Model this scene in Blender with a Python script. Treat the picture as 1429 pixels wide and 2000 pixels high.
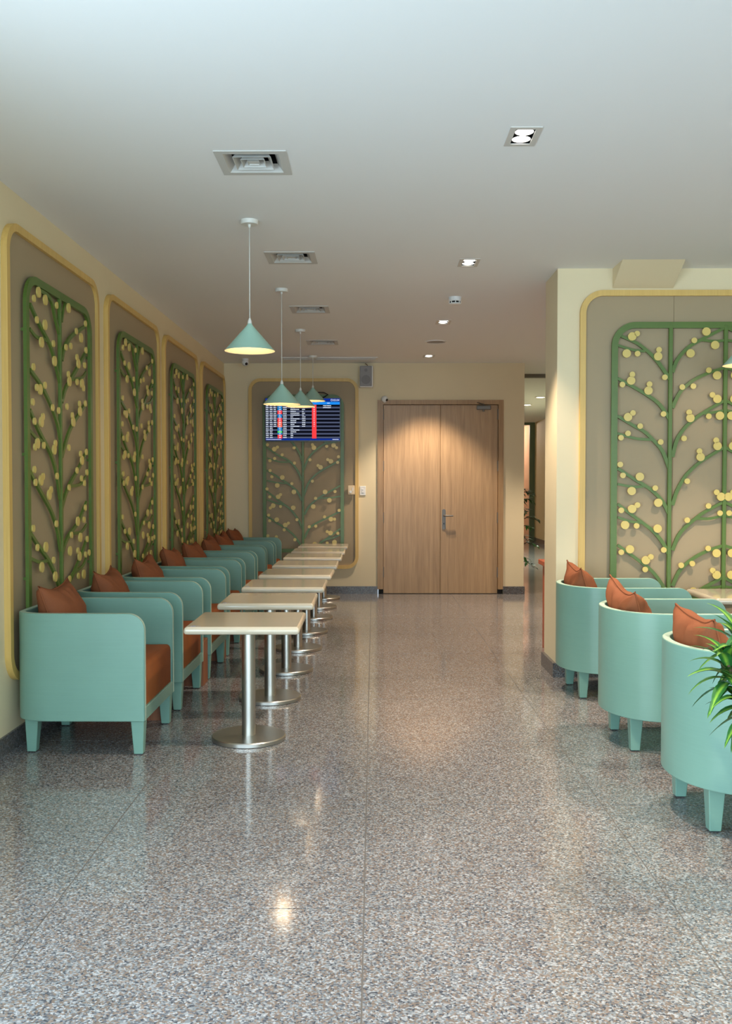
import bpy, bmesh, math, random
from mathutils import Vector, Matrix, noise

# ------------------------------------------------------------------ scene, camera, light
for o in list(bpy.data.objects):
    bpy.data.objects.remove(o, do_unlink=True)
scene = bpy.context.scene
col = scene.collection
R = math.radians
EYE = 1.35
FOCAL_PX = 1860.0

cam_data = bpy.data.cameras.new('camera')
cam_data.sensor_fit = 'VERTICAL'
cam_data.sensor_height = 36.0
cam_data.lens = 36.0 * FOCAL_PX / 2000.0
cam_data.clip_start = 0.05
cam_data.clip_end = 100
cam = bpy.data.objects.new('camera', cam_data)
col.objects.link(cam)
cam.location = (0, 0, EYE)
cam.rotation_euler = (R(90) - math.atan(52 / FOCAL_PX), 0, math.atan(14.5 / FOCAL_PX))
scene.camera = cam

scene.view_settings.view_transform = 'Standard'
scene.view_settings.look = 'None'
scene.view_settings.gamma = 1.0
scene.view_settings.use_curve_mapping = False
scene.view_settings.exposure = 0.0

world = bpy.data.worlds.new('world')
scene.world = world
world.use_nodes = True
world.node_tree.nodes['Background'].inputs[0].default_value = (0.72, 0.86, 1.0, 1)
world.node_tree.nodes['Background'].inputs[1].default_value = 1.0

# daylight that enters through the window front behind the camera
def area(name, loc, rot, sx, sy, power, color):
    d = bpy.data.lights.new(name, 'AREA')
    d.shape = 'RECTANGLE'; d.size = sx; d.size_y = sy
    d.energy = power; d.color = color
    o = bpy.data.objects.new(name, d); col.objects.link(o)
    o.location = loc; o.rotation_euler = rot
    return o
DAY = (0.65, 0.86, 1.0)
area('daylight_front', (1.6, -4.35, 1.5), (R(90), 0, 0), 6.2, 2.4, 370, DAY)
area('daylight_side', (-1.93, -0.4, 1.2), (R(90), 0, R(-90)), 6.0, 1.8, 285, DAY)

DOWN_W = 110       # each lens of a twin downlight
PENDANT_W = 3.0
DOWN_COL = (1.0, 0.82, 0.64)
PENDANT_COL = (1.0, 0.76, 0.50)

# ------------------------------------------------------------------ materials
MATS = {}
def new_mat(name):
    m = bpy.data.materials.new(name); m.use_nodes = True
    nt = m.node_tree
    b = nt.nodes['Principled BSDF']
    MATS[name] = m
    return m, nt, b
def plain(name, c, rough=0.5, metal=0.0, var=0.0, vscale=6.0, bump=0.0, bscale=200.0, coat=0.0):
    m, nt, b = new_mat(name)
    b.inputs['Base Color'].default_value = (*c, 1)
    b.inputs['Roughness'].default_value = rough
    b.inputs['Metallic'].default_value = metal
    if coat:
        b.inputs['Coat Weight'].default_value = coat
        b.inputs['Coat Roughness'].default_value = 0.15
    tc = nt.nodes.new('ShaderNodeTexCoord')
    if var:
        n = nt.nodes.new('ShaderNodeTexNoise'); n.inputs['Scale'].default_value = vscale
        n.inputs['Detail'].default_value = 4
        nt.links.new(tc.outputs['Object'], n.inputs['Vector'])
        mx = nt.nodes.new('ShaderNodeMix'); mx.data_type = 'RGBA'
        mx.inputs[6].default_value = (*[max(0, k * (1 - var)) for k in c], 1)
        mx.inputs[7].default_value = (*[min(1, k * (1 + var)) for k in c], 1)
        nt.links.new(n.outputs['Fac'], mx.inputs[0])
        nt.links.new(mx.outputs[2], b.inputs['Base Color'])
    if bump:
        n2 = nt.nodes.new('ShaderNodeTexNoise'); n2.inputs['Scale'].default_value = bscale
        nt.links.new(tc.outputs['Object'], n2.inputs['Vector'])
        bp = nt.nodes.new('ShaderNodeBump'); bp.inputs['Strength'].default_value = bump
        bp.inputs['Distance'].default_value = 0.002
        nt.links.new(n2.outputs['Fac'], bp.inputs['Height'])
        nt.links.new(bp.outputs['Normal'], b.inputs['Normal'])
    return m
def emit(name, c, s):
    m = bpy.data.materials.new(name); m.use_nodes = True
    nt = m.node_tree; nt.nodes.clear()
    e = nt.nodes.new('ShaderNodeEmission'); o = nt.nodes.new('ShaderNodeOutputMaterial')
    e.inputs[0].default_value = (*c, 1); e.inputs[1].default_value = s
    nt.links.new(e.outputs[0], o.inputs[0])
    MATS[name] = m
    return m
def srgb(r, g, b):
    f = lambda v: (v / 255 / 12.92) if v / 255 <= 0.04045 else ((v / 255 + 0.055) / 1.055) ** 2.4
    return (f(r), f(g), f(b))

def granite(name, gain, rough, scale=150.0):
    m, nt, b = new_mat(name)
    g = nt.nodes.new('ShaderNodeNewGeometry')
    nz = nt.nodes.new('ShaderNodeTexNoise'); nz.inputs['Scale'].default_value = 120
    vm = nt.nodes.new('ShaderNodeVectorMath'); vm.operation = 'MULTIPLY_ADD'
    vm.inputs[1].default_value = (0.006, 0.006, 0.006)
    nt.links.new(g.outputs['Position'], nz.inputs['Vector'])
    nt.links.new(nz.outputs['Color'], vm.inputs[0])
    nt.links.new(g.outputs['Position'], vm.inputs[2])
    v = nt.nodes.new('ShaderNodeTexVoronoi'); v.inputs['Scale'].default_value = scale
    nt.links.new(vm.outputs[0], v.inputs['Vector'])
    sp = nt.nodes.new('ShaderNodeSeparateColor')
    nt.links.new(v.outputs['Color'], sp.inputs[0])
    r = nt.nodes.new('ShaderNodeValToRGB'); r.color_ramp.interpolation = 'CONSTANT'
    stops = [(0.0, (86, 90, 98)), (0.10, (114, 116, 122)), (0.24, (138, 124, 114)), (0.44, (158, 142, 132)),
             (0.56, (144, 148, 152)), (0.74, (170, 172, 174)), (0.90, (194, 196, 198))]
    els = r.color_ramp.elements
    while len(els) < len(stops): els.new(0.5)
    for e, (p, c) in zip(els, stops):
        e.position = p
        e.color = (*[min(1, k * gain) for k in srgb(*c)], 1)
    nt.links.new(sp.outputs[0], r.inputs[0])
    n2 = nt.nodes.new('ShaderNodeTexNoise'); n2.inputs['Scale'].default_value = 2.2; n2.inputs['Detail'].default_value = 3
    nt.links.new(g.outputs['Position'], n2.inputs['Vector'])
    mr = nt.nodes.new('ShaderNodeMapRange')
    mr.inputs[3].default_value = 0.86; mr.inputs[4].default_value = 1.12
    nt.links.new(n2.outputs['Fac'], mr.inputs[0])
    vs = nt.nodes.new('ShaderNodeVectorMath'); vs.operation = 'SCALE'
    nt.links.new(r.outputs[0], vs.inputs[0]); nt.links.new(mr.outputs[0], vs.inputs['Scale'])
    nt.links.new(vs.outputs[0], b.inputs['Base Color'])
    b.inputs['Roughness'].default_value = rough
    b.inputs['IOR'].default_value = 1.42
    return m

def wood(name, c1, c2, rough=0.45, axis='Z', k=1.0):
    m, nt, b = new_mat(name)
    tc = nt.nodes.new('ShaderNodeTexCoord')
    mp = nt.nodes.new('ShaderNodeMapping')
    s = {'X': (1.2, 26, 26), 'Y': (26, 1.2, 26), 'Z': (26, 26, 1.2)}[axis]
    mp.inputs['Scale'].default_value = [q * k for q in s]
    nt.links.new(tc.outputs['Object'], mp.inputs['Vector'])
    n = nt.nodes.new('ShaderNodeTexNoise'); n.inputs['Scale'].default_value = 1.0
    n.inputs['Detail'].default_value = 6; n.inputs['Distortion'].default_value = 0.6
    nt.links.new(mp.outputs[0], n.inputs['Vector'])
    mp2 = nt.nodes.new('ShaderNodeMapping')
    mp2.inputs['Scale'].default_value = [q * k * (6 if q > 5 else 3) for q in s]
    nt.links.new(tc.outputs['Object'], mp2.inputs['Vector'])
    n3 = nt.nodes.new('ShaderNodeTexNoise'); n3.inputs['Scale'].default_value = 1.0
    nt.links.new(mp2.outputs[0], n3.inputs['Vector'])
    ad = nt.nodes.new('ShaderNodeMath'); ad.operation = 'MULTIPLY_ADD'; ad.inputs[1].default_value = 0.5
    nt.links.new(n3.outputs['Fac'], ad.inputs[0])
    m2 = nt.nodes.new('ShaderNodeMath'); m2.operation = 'MULTIPLY'; m2.inputs[1].default_value = 0.6
    nt.links.new(n.outputs['Fac'], m2.inputs[0]); nt.links.new(m2.outputs[0], ad.inputs[2])
    r = nt.nodes.new('ShaderNodeValToRGB')
    r.color_ramp.elements[0].position = 0.35; r.color_ramp.elements[0].color = (*c1, 1)
    r.color_ramp.elements[1].position = 0.72; r.color_ramp.elements[1].color = (*c2, 1)
    nt.links.new(ad.outputs[0], r.inputs[0])
    nt.links.new(r.outputs[0], b.inputs['Base Color'])
    b.inputs['Roughness'].default_value = rough
    return m

def stained(name, c, rough, streak=0.06):
    """painted timber: faint horizontal brush grain and cloudy variation"""
    m, nt, b = new_mat(name)
    tc = nt.nodes.new('ShaderNodeTexCoord')
    mp = nt.nodes.new('ShaderNodeMapping'); mp.inputs['Scale'].default_value = (4, 4, 220)
    nt.links.new(tc.outputs['Object'], mp.inputs['Vector'])
    n = nt.nodes.new('ShaderNodeTexNoise'); n.inputs['Scale'].default_value = 1.0; n.inputs['Detail'].default_value = 3
    nt.links.new(mp.outputs[0], n.inputs['Vector'])
    n2 = nt.nodes.new('ShaderNodeTexNoise'); n2.inputs['Scale'].default_value = 7.0
    nt.links.new(tc.outputs['Object'], n2.inputs['Vector'])
    a = nt.nodes.new('ShaderNodeMath'); a.operation = 'ADD'
    nt.links.new(n.outputs['Fac'], a.inputs[0]); nt.links.new(n2.outputs['Fac'], a.inputs[1])
    mr = nt.nodes.new('ShaderNodeMapRange'); mr.inputs[1].default_value = 0.6; mr.inputs[2].default_value = 1.4
    nt.links.new(a.outputs[0], mr.inputs[0])
    mx = nt.nodes.new('ShaderNodeMix'); mx.data_type = 'RGBA'
    mx.inputs[6].default_value = (*[k * (1 - streak) for k in c], 1)
    mx.inputs[7].default_value = (*[min(1, k * (1 + streak)) for k in c], 1)
    nt.links.new(mr.outputs[0], mx.inputs[0])
    nt.links.new(mx.outputs[2], b.inputs['Base Color'])
    b.inputs['Roughness'].default_value = rough
    return m

def fabric(name, c):
    m, nt, b = new_mat(name)
    tc = nt.nodes.new('ShaderNodeTexCoord')
    n = nt.nodes.new('ShaderNodeTexNoise'); n.inputs['Scale'].default_value = 420; n.inputs['Detail'].default_value = 2
    n2 = nt.nodes.new('ShaderNodeTexNoise'); n2.inputs['Scale'].default_value = 9
    nt.links.new(tc.outputs['Object'], n.inputs['Vector']); nt.links.new(tc.outputs['Object'], n2.inputs['Vector'])
    a = nt.nodes.new('ShaderNodeMath'); a.operation = 'ADD'
    nt.links.new(n.outputs['Fac'], a.inputs[0]); nt.links.new(n2.outputs['Fac'], a.inputs[1])
    mr = nt.nodes.new('ShaderNodeMapRange'); mr.inputs[1].default_value = 0.6; mr.inputs[2].default_value = 1.4
    nt.links.new(a.outputs[0], mr.inputs[0])
    mx = nt.nodes.new('ShaderNodeMix'); mx.data_type = 'RGBA'
    mx.inputs[6].default_value = (*[k * 0.82 for k in c], 1)
    mx.inputs[7].default_value = (*[min(1, k * 1.15) for k in c], 1)
    nt.links.new(mr.outputs[0], mx.inputs[0]); nt.links.new(mx.outputs[2], b.inputs['Base Color'])
    bp = nt.nodes.new('ShaderNodeBump'); bp.inputs['Strength'].default_value = 0.25; bp.inputs['Distance'].default_value = 0.001
    nt.links.new(n.outputs['Fac'], bp.inputs['Height']); nt.links.new(bp.outputs[0], b.inputs['Normal'])
    b.inputs['Roughness'].default_value = 0.75
    b.inputs['Sheen Weight'].default_value = 0.0
    b.inputs['Specular IOR Level'].default_value = 0.25
    return m

def brushed(name, c, rough):
    m, nt, b = new_mat(name)
    b.inputs['Base Color'].default_value = (*c, 1); b.inputs['Metallic'].default_value = 1
    tc = nt.nodes.new('ShaderNodeTexCoord')
    mp = nt.nodes.new('ShaderNodeMapping'); mp.inputs['Scale'].default_value = (30, 30, 600)
    nt.links.new(tc.outputs['Object'], mp.inputs['Vector'])
    n = nt.nodes.new('ShaderNodeTexNoise'); n.inputs['Scale'].default_value = 1
    nt.links.new(mp.outputs[0], n.inputs['Vector'])
    mr = nt.nodes.new('ShaderNodeMapRange'); mr.inputs[3].default_value = rough * 0.93; mr.inputs[4].default_value = rough * 1.07
    nt.links.new(n.outputs['Fac'], mr.inputs[0]); nt.links.new(mr.outputs[0], b.inputs['Roughness'])
    b.inputs['Anisotropic'].default_value = 0.0
    return m

def leaf_mat(name, c_edge, c_mid):
    m, nt, b = new_mat(name)
    at = nt.nodes.new('ShaderNodeUVMap')
    sx = nt.nodes.new('ShaderNodeSeparateXYZ'); nt.links.new(at.outputs[0], sx.inputs[0])
    r = nt.nodes.new('ShaderNodeValToRGB')
    e = r.color_ramp.elements
    e[0].position = 0.25; e[0].color = (*c_edge, 1); e[1].position = 0.5; e[1].color = (*c_mid, 1)
    q = e.new(0.75); q.color = (*c_edge, 1)
    nt.links.new(sx.outputs[0], r.inputs[0]); nt.links.new(r.outputs[0], b.inputs['Base Color'])
    b.inputs['Roughness'].default_value = 0.35
    return m

M_WALL = plain('cream_wall_paint', srgb(226, 210, 174), 0.7, var=0.03, vscale=3, bump=0.08)
M_CEIL = plain('ceiling_paint', srgb(234, 236, 236), 0.8, bump=0.05)
M_WHITE = plain('white_plastic', srgb(225, 225, 222), 0.4)
M_WMETAL = plain('white_enamel', srgb(222, 222, 216), 0.35)
M_DARK = plain('dark_void', srgb(22, 22, 22), 0.8)
M_BLACK = plain('black_plastic', srgb(18, 18, 20), 0.3)
M_GREY = plain('grey_grille', srgb(150, 148, 148), 0.6, bump=0.5, bscale=900)
M_GRAN = granite('granite_floor', 0.66, 0.105, 172.0)
M_GRANB = granite('granite_skirting', 0.42, 0.3)
M_GROUT = plain('grout', srgb(100, 96, 92), 0.8)
M_TAUPE = plain('taupe_board', srgb(164, 145, 114), 0.6, bump=0.15, bscale=500)
M_YEL = wood('pale_yellow_timber', srgb(206, 168, 92), srgb(220, 184, 108), 0.45, 'Z')
M_GREEN = stained('green_lacquer', srgb(86, 112, 46), 0.36, 0.08)
M_DISC = plain('yellow_disc_lacquer', srgb(212, 188, 106), 0.35, var=0.04, vscale=30)
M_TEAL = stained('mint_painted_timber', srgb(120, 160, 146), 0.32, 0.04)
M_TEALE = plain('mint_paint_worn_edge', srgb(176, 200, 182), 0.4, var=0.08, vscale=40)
M_RUST = fabric('rust_fabric', srgb(140, 76, 36))
M_RUSTP = fabric('rust_pillow_linen', srgb(138, 80, 50))
M_STEEL = brushed('brushed_steel', (0.52, 0.50, 0.46), 0.33)
M_HW = plain('dull_hardware_steel', (0.20, 0.185, 0.165), 0.45, 0.6)
M_TOP = plain('cream_stone_top', srgb(200, 188, 166), 0.1, var=0.03, vscale=14, coat=0.3)
M_VENT = plain('vent_enamel', srgb(200, 200, 196), 0.45)
M_LAMP = plain('mint_lamp_enamel', srgb(160, 198, 182), 0.45)
M_LAMPIN = plain('lamp_inner_white', srgb(190, 170, 138), 0.6)
M_BULB = emit('bulb_glow', (1.0, 0.80, 0.55), 6.0)
M_LENS = emit('downlight_lens', (1.0, 0.95, 0.88), 9.0)
M_DOOR = wood('oak_veneer', srgb(160, 128, 92), srgb(194, 160, 120), 0.4, 'Z')
M_DOORF = wood('oak_frame', srgb(150, 116, 80), srgb(180, 146, 104), 0.42, 'Z')
M_CRATE = wood('red_brown_timber', srgb(112, 62, 36), srgb(156, 96, 62), 0.5, 'Z')
M_DESK = wood('orange_timber', srgb(158, 72, 44), srgb(188, 94, 60), 0.4, 'X')
M_GREENF = plain('dark_green_metal', srgb(104, 122, 104), 0.4)
M_PINK = plain('peach_wall', srgb(232, 190, 156), 0.7)
M_POT = plain('pot_glaze', srgb(200, 196, 186), 0.35)
M_SOIL = plain('soil', srgb(52, 40, 30), 0.9, var=0.3, vscale=60)
M_BARK = plain('bark', srgb(96, 78, 56), 0.8, var=0.2, vscale=40)
M_LEAF = leaf_mat('striped_leaf', srgb(40, 96, 44), srgb(126, 172, 60))
M_FICUS = leaf_mat('ficus_leaf', srgb(40, 84, 34), srgb(58, 104, 44))

# ------------------------------------------------------------------ helpers
def sharpen(bm, ang=38):
    bm.normal_update()
    for e in bm.edges:
        if len(e.link_faces) == 2 and e.calc_face_angle(0) > R(ang): e.smooth = False
def mesh_obj(name, bm, mats, parent=None, smooth=False, loc=None):
    me = bpy.data.meshes.new(name)
    sharpen(bm)
    bm.to_mesh(me); bm.free()
    if not isinstance(mats, (list, tuple)): mats = [mats]
    for m in mats: me.materials.append(m)
    if smooth:
        for p in me.polygons: p.use_smooth = True
    o = bpy.data.objects.new(name, me); col.objects.link(o)
    if parent: o.parent = parent
    if loc: o.location = loc
    return o
def inst(name, me, parent=None, loc=(0, 0, 0), rot=(0, 0, 0)):
    o = bpy.data.objects.new(name, me); col.objects.link(o)
    o.location = loc; o.rotation_euler = rot
    if parent: o.parent = parent
    return o
def empty(name, loc=(0, 0, 0), rz=0.0):
    o = bpy.data.objects.new(name, None); col.objects.link(o)
    o.empty_display_size = 0.1
    o.location = loc; o.rotation_euler = (0, 0, rz)
    return o
def tag(o, label, cat, group=None):
    o['label'] = label; o['category'] = cat
    if group: o['group'] = group
    return o
def structure(o, label=None):
    o['kind'] = 'structure'
    if label: o['label'] = label
    return o
def box(bm, x0, x1, y0, y1, z0, z1, mi=0):
    v = [bm.verts.new(p) for p in ((x0, y0, z0), (x1, y0, z0), (x1, y1, z0), (x0, y1, z0),
                                   (x0, y0, z1), (x1, y0, z1), (x1, y1, z1), (x0, y1, z1))]
    fs = [bm.faces.new([v[i] for i in f]) for f in ((0, 3, 2, 1), (4, 5, 6, 7), (0, 1, 5, 4), (1, 2, 6, 5), (2, 3, 7, 6), (3, 0, 4, 7))]
    for f in fs: f.material_index = mi
    return fs
def bx(name, x0, x1, y0, y1, z0, z1, mat, parent=None, bevel=0.0, seg=2):
    bm = bmesh.new(); box(bm, x0, x1, y0, y1, z0, z1)
    if bevel:
        bmesh.ops.bevel(bm, geom=bm.edges[:], offset=bevel, segments=seg, affect='EDGES', profile=0.5)
    return mesh_obj(name, bm, mat, parent)
def lathe(bm, prof, seg=32, c=(0, 0, 0), mi=0, cap=True):
    rings = []
    for r, z in prof:
        rings.append([bm.verts.new((c[0] + r * math.cos(2 * math.pi * k / seg), c[1] + r * math.sin(2 * math.pi * k / seg), c[2] + z)) for k in range(seg)])
    for a, b in zip(rings, rings[1:]):
        for k in range(seg):
            f = bm.faces.new((a[k], a[(k + 1) % seg], b[(k + 1) % seg], b[k])); f.material_index = mi; f.smooth = True
    if cap:
        for ring, rev in ((rings[0], True), (rings[-1], False)):
            f = bm.faces.new(ring[::-1] if rev else ring); f.material_index = mi
def tube(bm, pts, rad, seg=8, mi=0, closed=False):
    pts = [Vector(p) for p in pts]
    rads = rad if isinstance(rad, (list, tuple)) else [rad] * len(pts)
    rings = []; up = Vector((0.13, 0.31, 0.94)); n = len(pts)
    for i, p in enumerate(pts):
        a = pts[i - 1] if (i > 0 or closed) else p
        b = pts[(i + 1) % n] if (i < n - 1 or closed) else p
        t = (b - a).normalized()
        s = t.cross(up)
        if s.length < 1e-3: s = t.cross(Vector((1, 0, 0)))
        s.normalize(); w = s.cross(t)
        rings.append([bm.verts.new(p + (s * math.cos(2 * math.pi * k / seg) + w * math.sin(2 * math.pi * k / seg)) * rads[i]) for k in range(seg)])
    prs = list(zip(rings, rings[1:])) + ([(rings[-1], rings[0])] if closed else [])
    for a, b in prs:
        for k in range(seg):
            f = bm.faces.new((a[k], a[(k + 1) % seg], b[(k + 1) % seg], b[k])); f.smooth = True; f.material_index = mi
    if not closed:
        bm.faces.new(rings[0][::-1]).material_index = mi
        bm.faces.new(rings[-1]).material_index = mi
def rounded_rect(x0, x1, z0, z1, r, n=10):
    pts = []
    for cx, cz, a0 in ((x1 - r, z1 - r, 0), (x0 + r, z1 - r, 90), (x0 + r, z0 + r, 180), (x1 - r, z0 + r, 270)):
        for k in range(n + 1):
            a = R(a0 + 90 * k / n)
            pts.append((cx + r * math.cos(a), cz + r * math.sin(a)))
    return pts
def plate(bm, pts, y0, y1):
    """solid from an (x, z) outline between depths y0 (front) and y1"""
    a = [bm.verts.new((x, y0, z)) for x, z in pts]; b = [bm.verts.new((x, y1, z)) for x, z in pts]
    bm.faces.new(a); bm.faces.new(b[::-1])
    n = len(pts)
    for k in range(n): bm.faces.new((a[(k + 1) % n], a[k], b[k], b[(k + 1) % n]))
    bmesh.ops.recalc_face_normals(bm, faces=bm.faces[:])
def ring_plate(bm, po, pi, y0, y1):
    L = [[bm.verts.new((x, y, z)) for x, z in p] for y in (y0, y1) for p in (po, pi)]
    n = len(po)
    for a, b in ((0, 1), (1, 3), (3, 2), (2, 0)):
        for k in range(n):
            bm.faces.new((L[a][k], L[a][(k + 1) % n], L[b][(k + 1) % n], L[b][k]))
    bmesh.ops.recalc_face_normals(bm, faces=bm.faces[:])
def catmull(pts, n=6):
    P = [Vector((x, z)) for x, z in pts]
    P = [P[0] * 2 - P[1]] + P + [P[-1] * 2 - P[-2]]
    out = []
    for i in range(1, len(P) - 2):
        for k in range(n):
            t = k / n
            a, b, c, d = P[i - 1:i + 3]
            out.append(0.5 * ((2 * b) + (c - a) * t + (2 * a - 5 * b + 4 * c - d) * t * t + (3 * b - a - 3 * c + d) * t ** 3))
    out.append(P[-2])
    return out
def ribbon(bm, pts, w0, w1, y0, y1):
    n = len(pts); rows = []
    for i, p in enumerate(pts):
        t = (pts[min(i + 1, n - 1)] - pts[max(i - 1, 0)]).normalized()
        s = Vector((-t.y, t.x)); w = (w0 + (w1 - w0) * i / (n - 1)) / 2
        a, b = p + s * w, p - s * w
        rows.append([bm.verts.new((a.x, y0, a.y)), bm.verts.new((b.x, y0, b.y)), bm.verts.new((b.x, y1, b.y)), bm.verts.new((a.x, y1, a.y))])
    for r0, r1 in zip(rows, rows[1:]):
        for k in range(4): bm.faces.new((r0[k], r0[(k + 1) % 4], r1[(k + 1) % 4], r1[k]))
    bm.faces.new(rows[0]); bm.faces.new(rows[-1][::-1])
    bmesh.ops.recalc_face_normals(bm, faces=bm.faces[:])
def spot(name, loc, power, color, angle, blend, size, parent):
    d = bpy.data.lights.new(name, 'SPOT'); d.energy = power; d.color = color
    d.spot_size = R(angle); d.spot_blend = blend; d.shadow_soft_size = size
    o = bpy.data.objects.new(name, d); col.objects.link(o); o.parent = parent; o.location = loc
    return o
def point(name, loc, power, color, size, parent):
    d = bpy.data.lights.new(name, 'POINT'); d.energy = power; d.color = color; d.shadow_soft_size = size
    o = bpy.data.objects.new(name, d); col.objects.link(o); o.parent = parent; o.location = loc
    return o

# ------------------------------------------------------------------ the room
WL, WB, WR = -1.85, 11.82, 5.0       # left wall, back wall, right end of the room
CZ = 2.86                            # ceiling
PX, PY, PT = 1.283, 6.69, 0.45       # free end, face and thickness of the wall on the right
BE = 1.865                           # right end of the back wall
FRONT = -4.2

# floor slab with tiles laid on it
fl = structure(bx('floor', WL - 0.1, WR + 0.1, FRONT, 26.2, -0.12, -0.0015, M_GROUT), 'polished speckled granite tile floor')
rows = []
y = 3.0 - 0.995 * 7
while y < 5.9:
    rows.append((y, y + 0.995)); y += 0.995
rows.append((5.985, 6.63))
y = 6.63
while y < 25:
    rows.append((y, y + 0.995)); y += 0.995
cols = []
x = -0.03 - 0.995
cols.append((WL, x))
while x < WR:
    cols.append((x, min(x + 0.995, WR))); x += 0.995
tile_mesh = {}
for (y0, y1) in rows:
    for (x0, x1) in cols:
        if y1 > 12.9 and x1 < 0.9: continue
        key = (round(x1 - x0, 3), round(y1 - y0, 3))
        if key not in tile_mesh:
            bm = bmesh.new(); g = 0.0024
            box(bm, g, key[0] - g, g, key[1] - g, -0.0015, 0.0)
            me = bpy.data.meshes.new('tile'); bm.normal_update(); bm.to_mesh(me); bm.free()
            me.materials.append(M_GRAN); tile_mesh[key] = me
        inst('tile', tile_mesh[key], fl, (x0, y0, 0))

# vents and downlights sit in openings of the ceiling
VENTS = [(-0.56, 4.50), (-0.545, 6.36), (-0.545, 8.22), (-0.54, 10.10)]
LIGHTS = [(0.646, -0.53), (0.646, 1.83), (0.646, 4.172), (0.646, 6.508), (0.646, 8.86), (0.646, 11.18), (2.30, 3.0), (2.30, 5.36), (2.95, 8.86), (2.95, 11.18)]  # those over near right chair, desk and corridor start are unseen, added as fill
VH, LHX, LHY = 0.135, 0.045, 0.088
holes = [(x - VH, x + VH, y - VH, y + VH) for x, y in VENTS] + [(x - LHX, x + LHX, y - LHY, y + LHY) for x, y in LIGHTS]
xs = sorted({WL - 0.1, WR + 0.1} | {h[0] for h in holes} | {h[1] for h in holes})
yy = sorted({FRONT, 26.2} | {h[2] for h in holes} | {h[3] for h in holes})
bm = bmesh.new()
vt = {}
for i, a in enumerate(xs):
    for j, b in enumerate(yy): vt[i, j] = bm.verts.new((a, b, CZ))
for i in range(len(xs) - 1):
    for j in range(len(yy) - 1):
        cx, cy = (xs[i] + xs[i + 1]) / 2, (yy[j] + yy[j + 1]) / 2
        if any(h[0] < cx < h[1] and h[2] < cy < h[3] for h in holes): continue
        bm.faces.new((vt[i, j], vt[i, j + 1], vt[i + 1, j + 1], vt[i + 1, j]))
# upper skin
box(bm, WL - 0.1, WR + 0.1, FRONT, 26.2, CZ + 0.25, CZ + 0.3)
structure(mesh_obj('ceiling', bm, M_CEIL), 'plain off-white ceiling')

bm = bmesh.new()
for (a, b, c, d) in ((FRONT, -3.5, 0, CZ), (2.7, WB + 0.2, 0, CZ), (-3.5, 2.7, 0, 0.25), (-3.5, 2.7, 2.72, CZ)): box(bm, WL - 0.12, WL, a, b, c, d)
structure(mesh_obj('wall_left', bm, M_WALL), 'cream painted wall')
wn = structure(empty('window_2', (WL - 0.06, 0, 0)), 'wide side window beside the camera')
for y_ in (-3.5, -1.97, -0.43, 1.11, 2.64): bx('mullion', -0.03, 0.03, y_, y_ + 0.06, 0.25, 2.72, M_WMETAL, wn)
for z_ in (0.25, 2.66): bx('window_rail', -0.03, 0.03, -3.44, 2.64, z_, z_ + 0.06, M_WMETAL, wn)
structure(bx('baseboard_left', WL, WL + 0.012, FRONT, WB, 0, 0.095, M_GRANB), 'grey granite skirting')
bm = bmesh.new()
DX0, DX1, DZ = 0.05, 1.607, 2.405
box(bm, WL, DX0, WB, WB + 0.18, 0, CZ); box(bm, DX1, BE, WB, WB + 0.18, 0, CZ); box(bm, DX0, DX1, WB, WB + 0.18, DZ, CZ)
structure(mesh_obj('wall_back', bm, M_WALL), 'cream wall with double door')
bm = bmesh.new()
box(bm, WL, DX0 + 0.0, WB - 0.012, WB, 0, 0.095); box(bm, DX1 - 0.0, BE + 0.012, WB - 0.012, WB, 0, 0.095)
box(bm, BE, BE + 0.012, WB, WB + 0.18, 0, 0.095)
structure(mesh_obj('baseboard_back', bm, M_GRANB), 'brown granite skirting')
structure(bx('wall_right', PX, WR, PY, PY + PT, 0, CZ, M_WALL), 'cream wall stub on the right')
bm = bmesh.new()
box(bm, PX - 0.022, WR, PY - 0.018, PY, 0, 0.1); box(bm, PX - 0.022, PX, PY, PY + PT, 0, 0.1)
structure(mesh_obj('baseboard_right', bm, M_GRANB), 'grey granite skirting')
# sloping boxed-in beam end above the right panel
bm = bmesh.new()
pr = [(PY - 0.265, CZ), (PY, CZ), (PY, 2.722)]
a = [bm.verts.new((1.665, p, q)) for p, q in pr]; b = [bm.verts.new((2.085, p, q)) for p, q in pr]
bm.faces.new(a); bm.faces.new(b[::-1])
for k in range(3): bm.faces.new((a[(k + 1) % 3], a[k], b[k], b[(k + 1) % 3]))
bmesh.ops.recalc_face_normals(bm, faces=bm.faces[:])
structure(mesh_obj('trim_1', bm, M_WALL), 'cream sloping bulkhead under the ceiling')
structure(bx('wall_side', WR, WR + 0.12, FRONT, PY + PT, 0, CZ, M_WALL), 'cream side wall')

# window front behind the camera
bm = bmesh.new()
box(bm, WL, WR, FRONT - 0.15, FRONT, 0, 0.3); box(bm, WL, WR, FRONT - 0.15, FRONT, 2.7, CZ)
box(bm, WL, -1.5, FRONT - 0.15, FRONT, 0.3, 2.7); box(bm, 4.7, WR, FRONT - 0.15, FRONT, 0.3, 2.7)
structure(mesh_obj('wall_front', bm, M_WALL), 'cream wall around the window front')
wn = structure(empty('window_1', (0, FRONT - 0.06, 0)), 'wide window front')
for x in (-1.5, 0.02, 1.57, 3.12, 4.64):
    bx('mullion', x, x + 0.06, -0.03, 0.03, 0.3, 2.7, M_WMETAL, wn)
for z in (0.3, 2.64):
    bx('window_rail', -1.44, 4.64, -0.03, 0.03, z, z + 0.06, M_WMETAL, wn)

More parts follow.
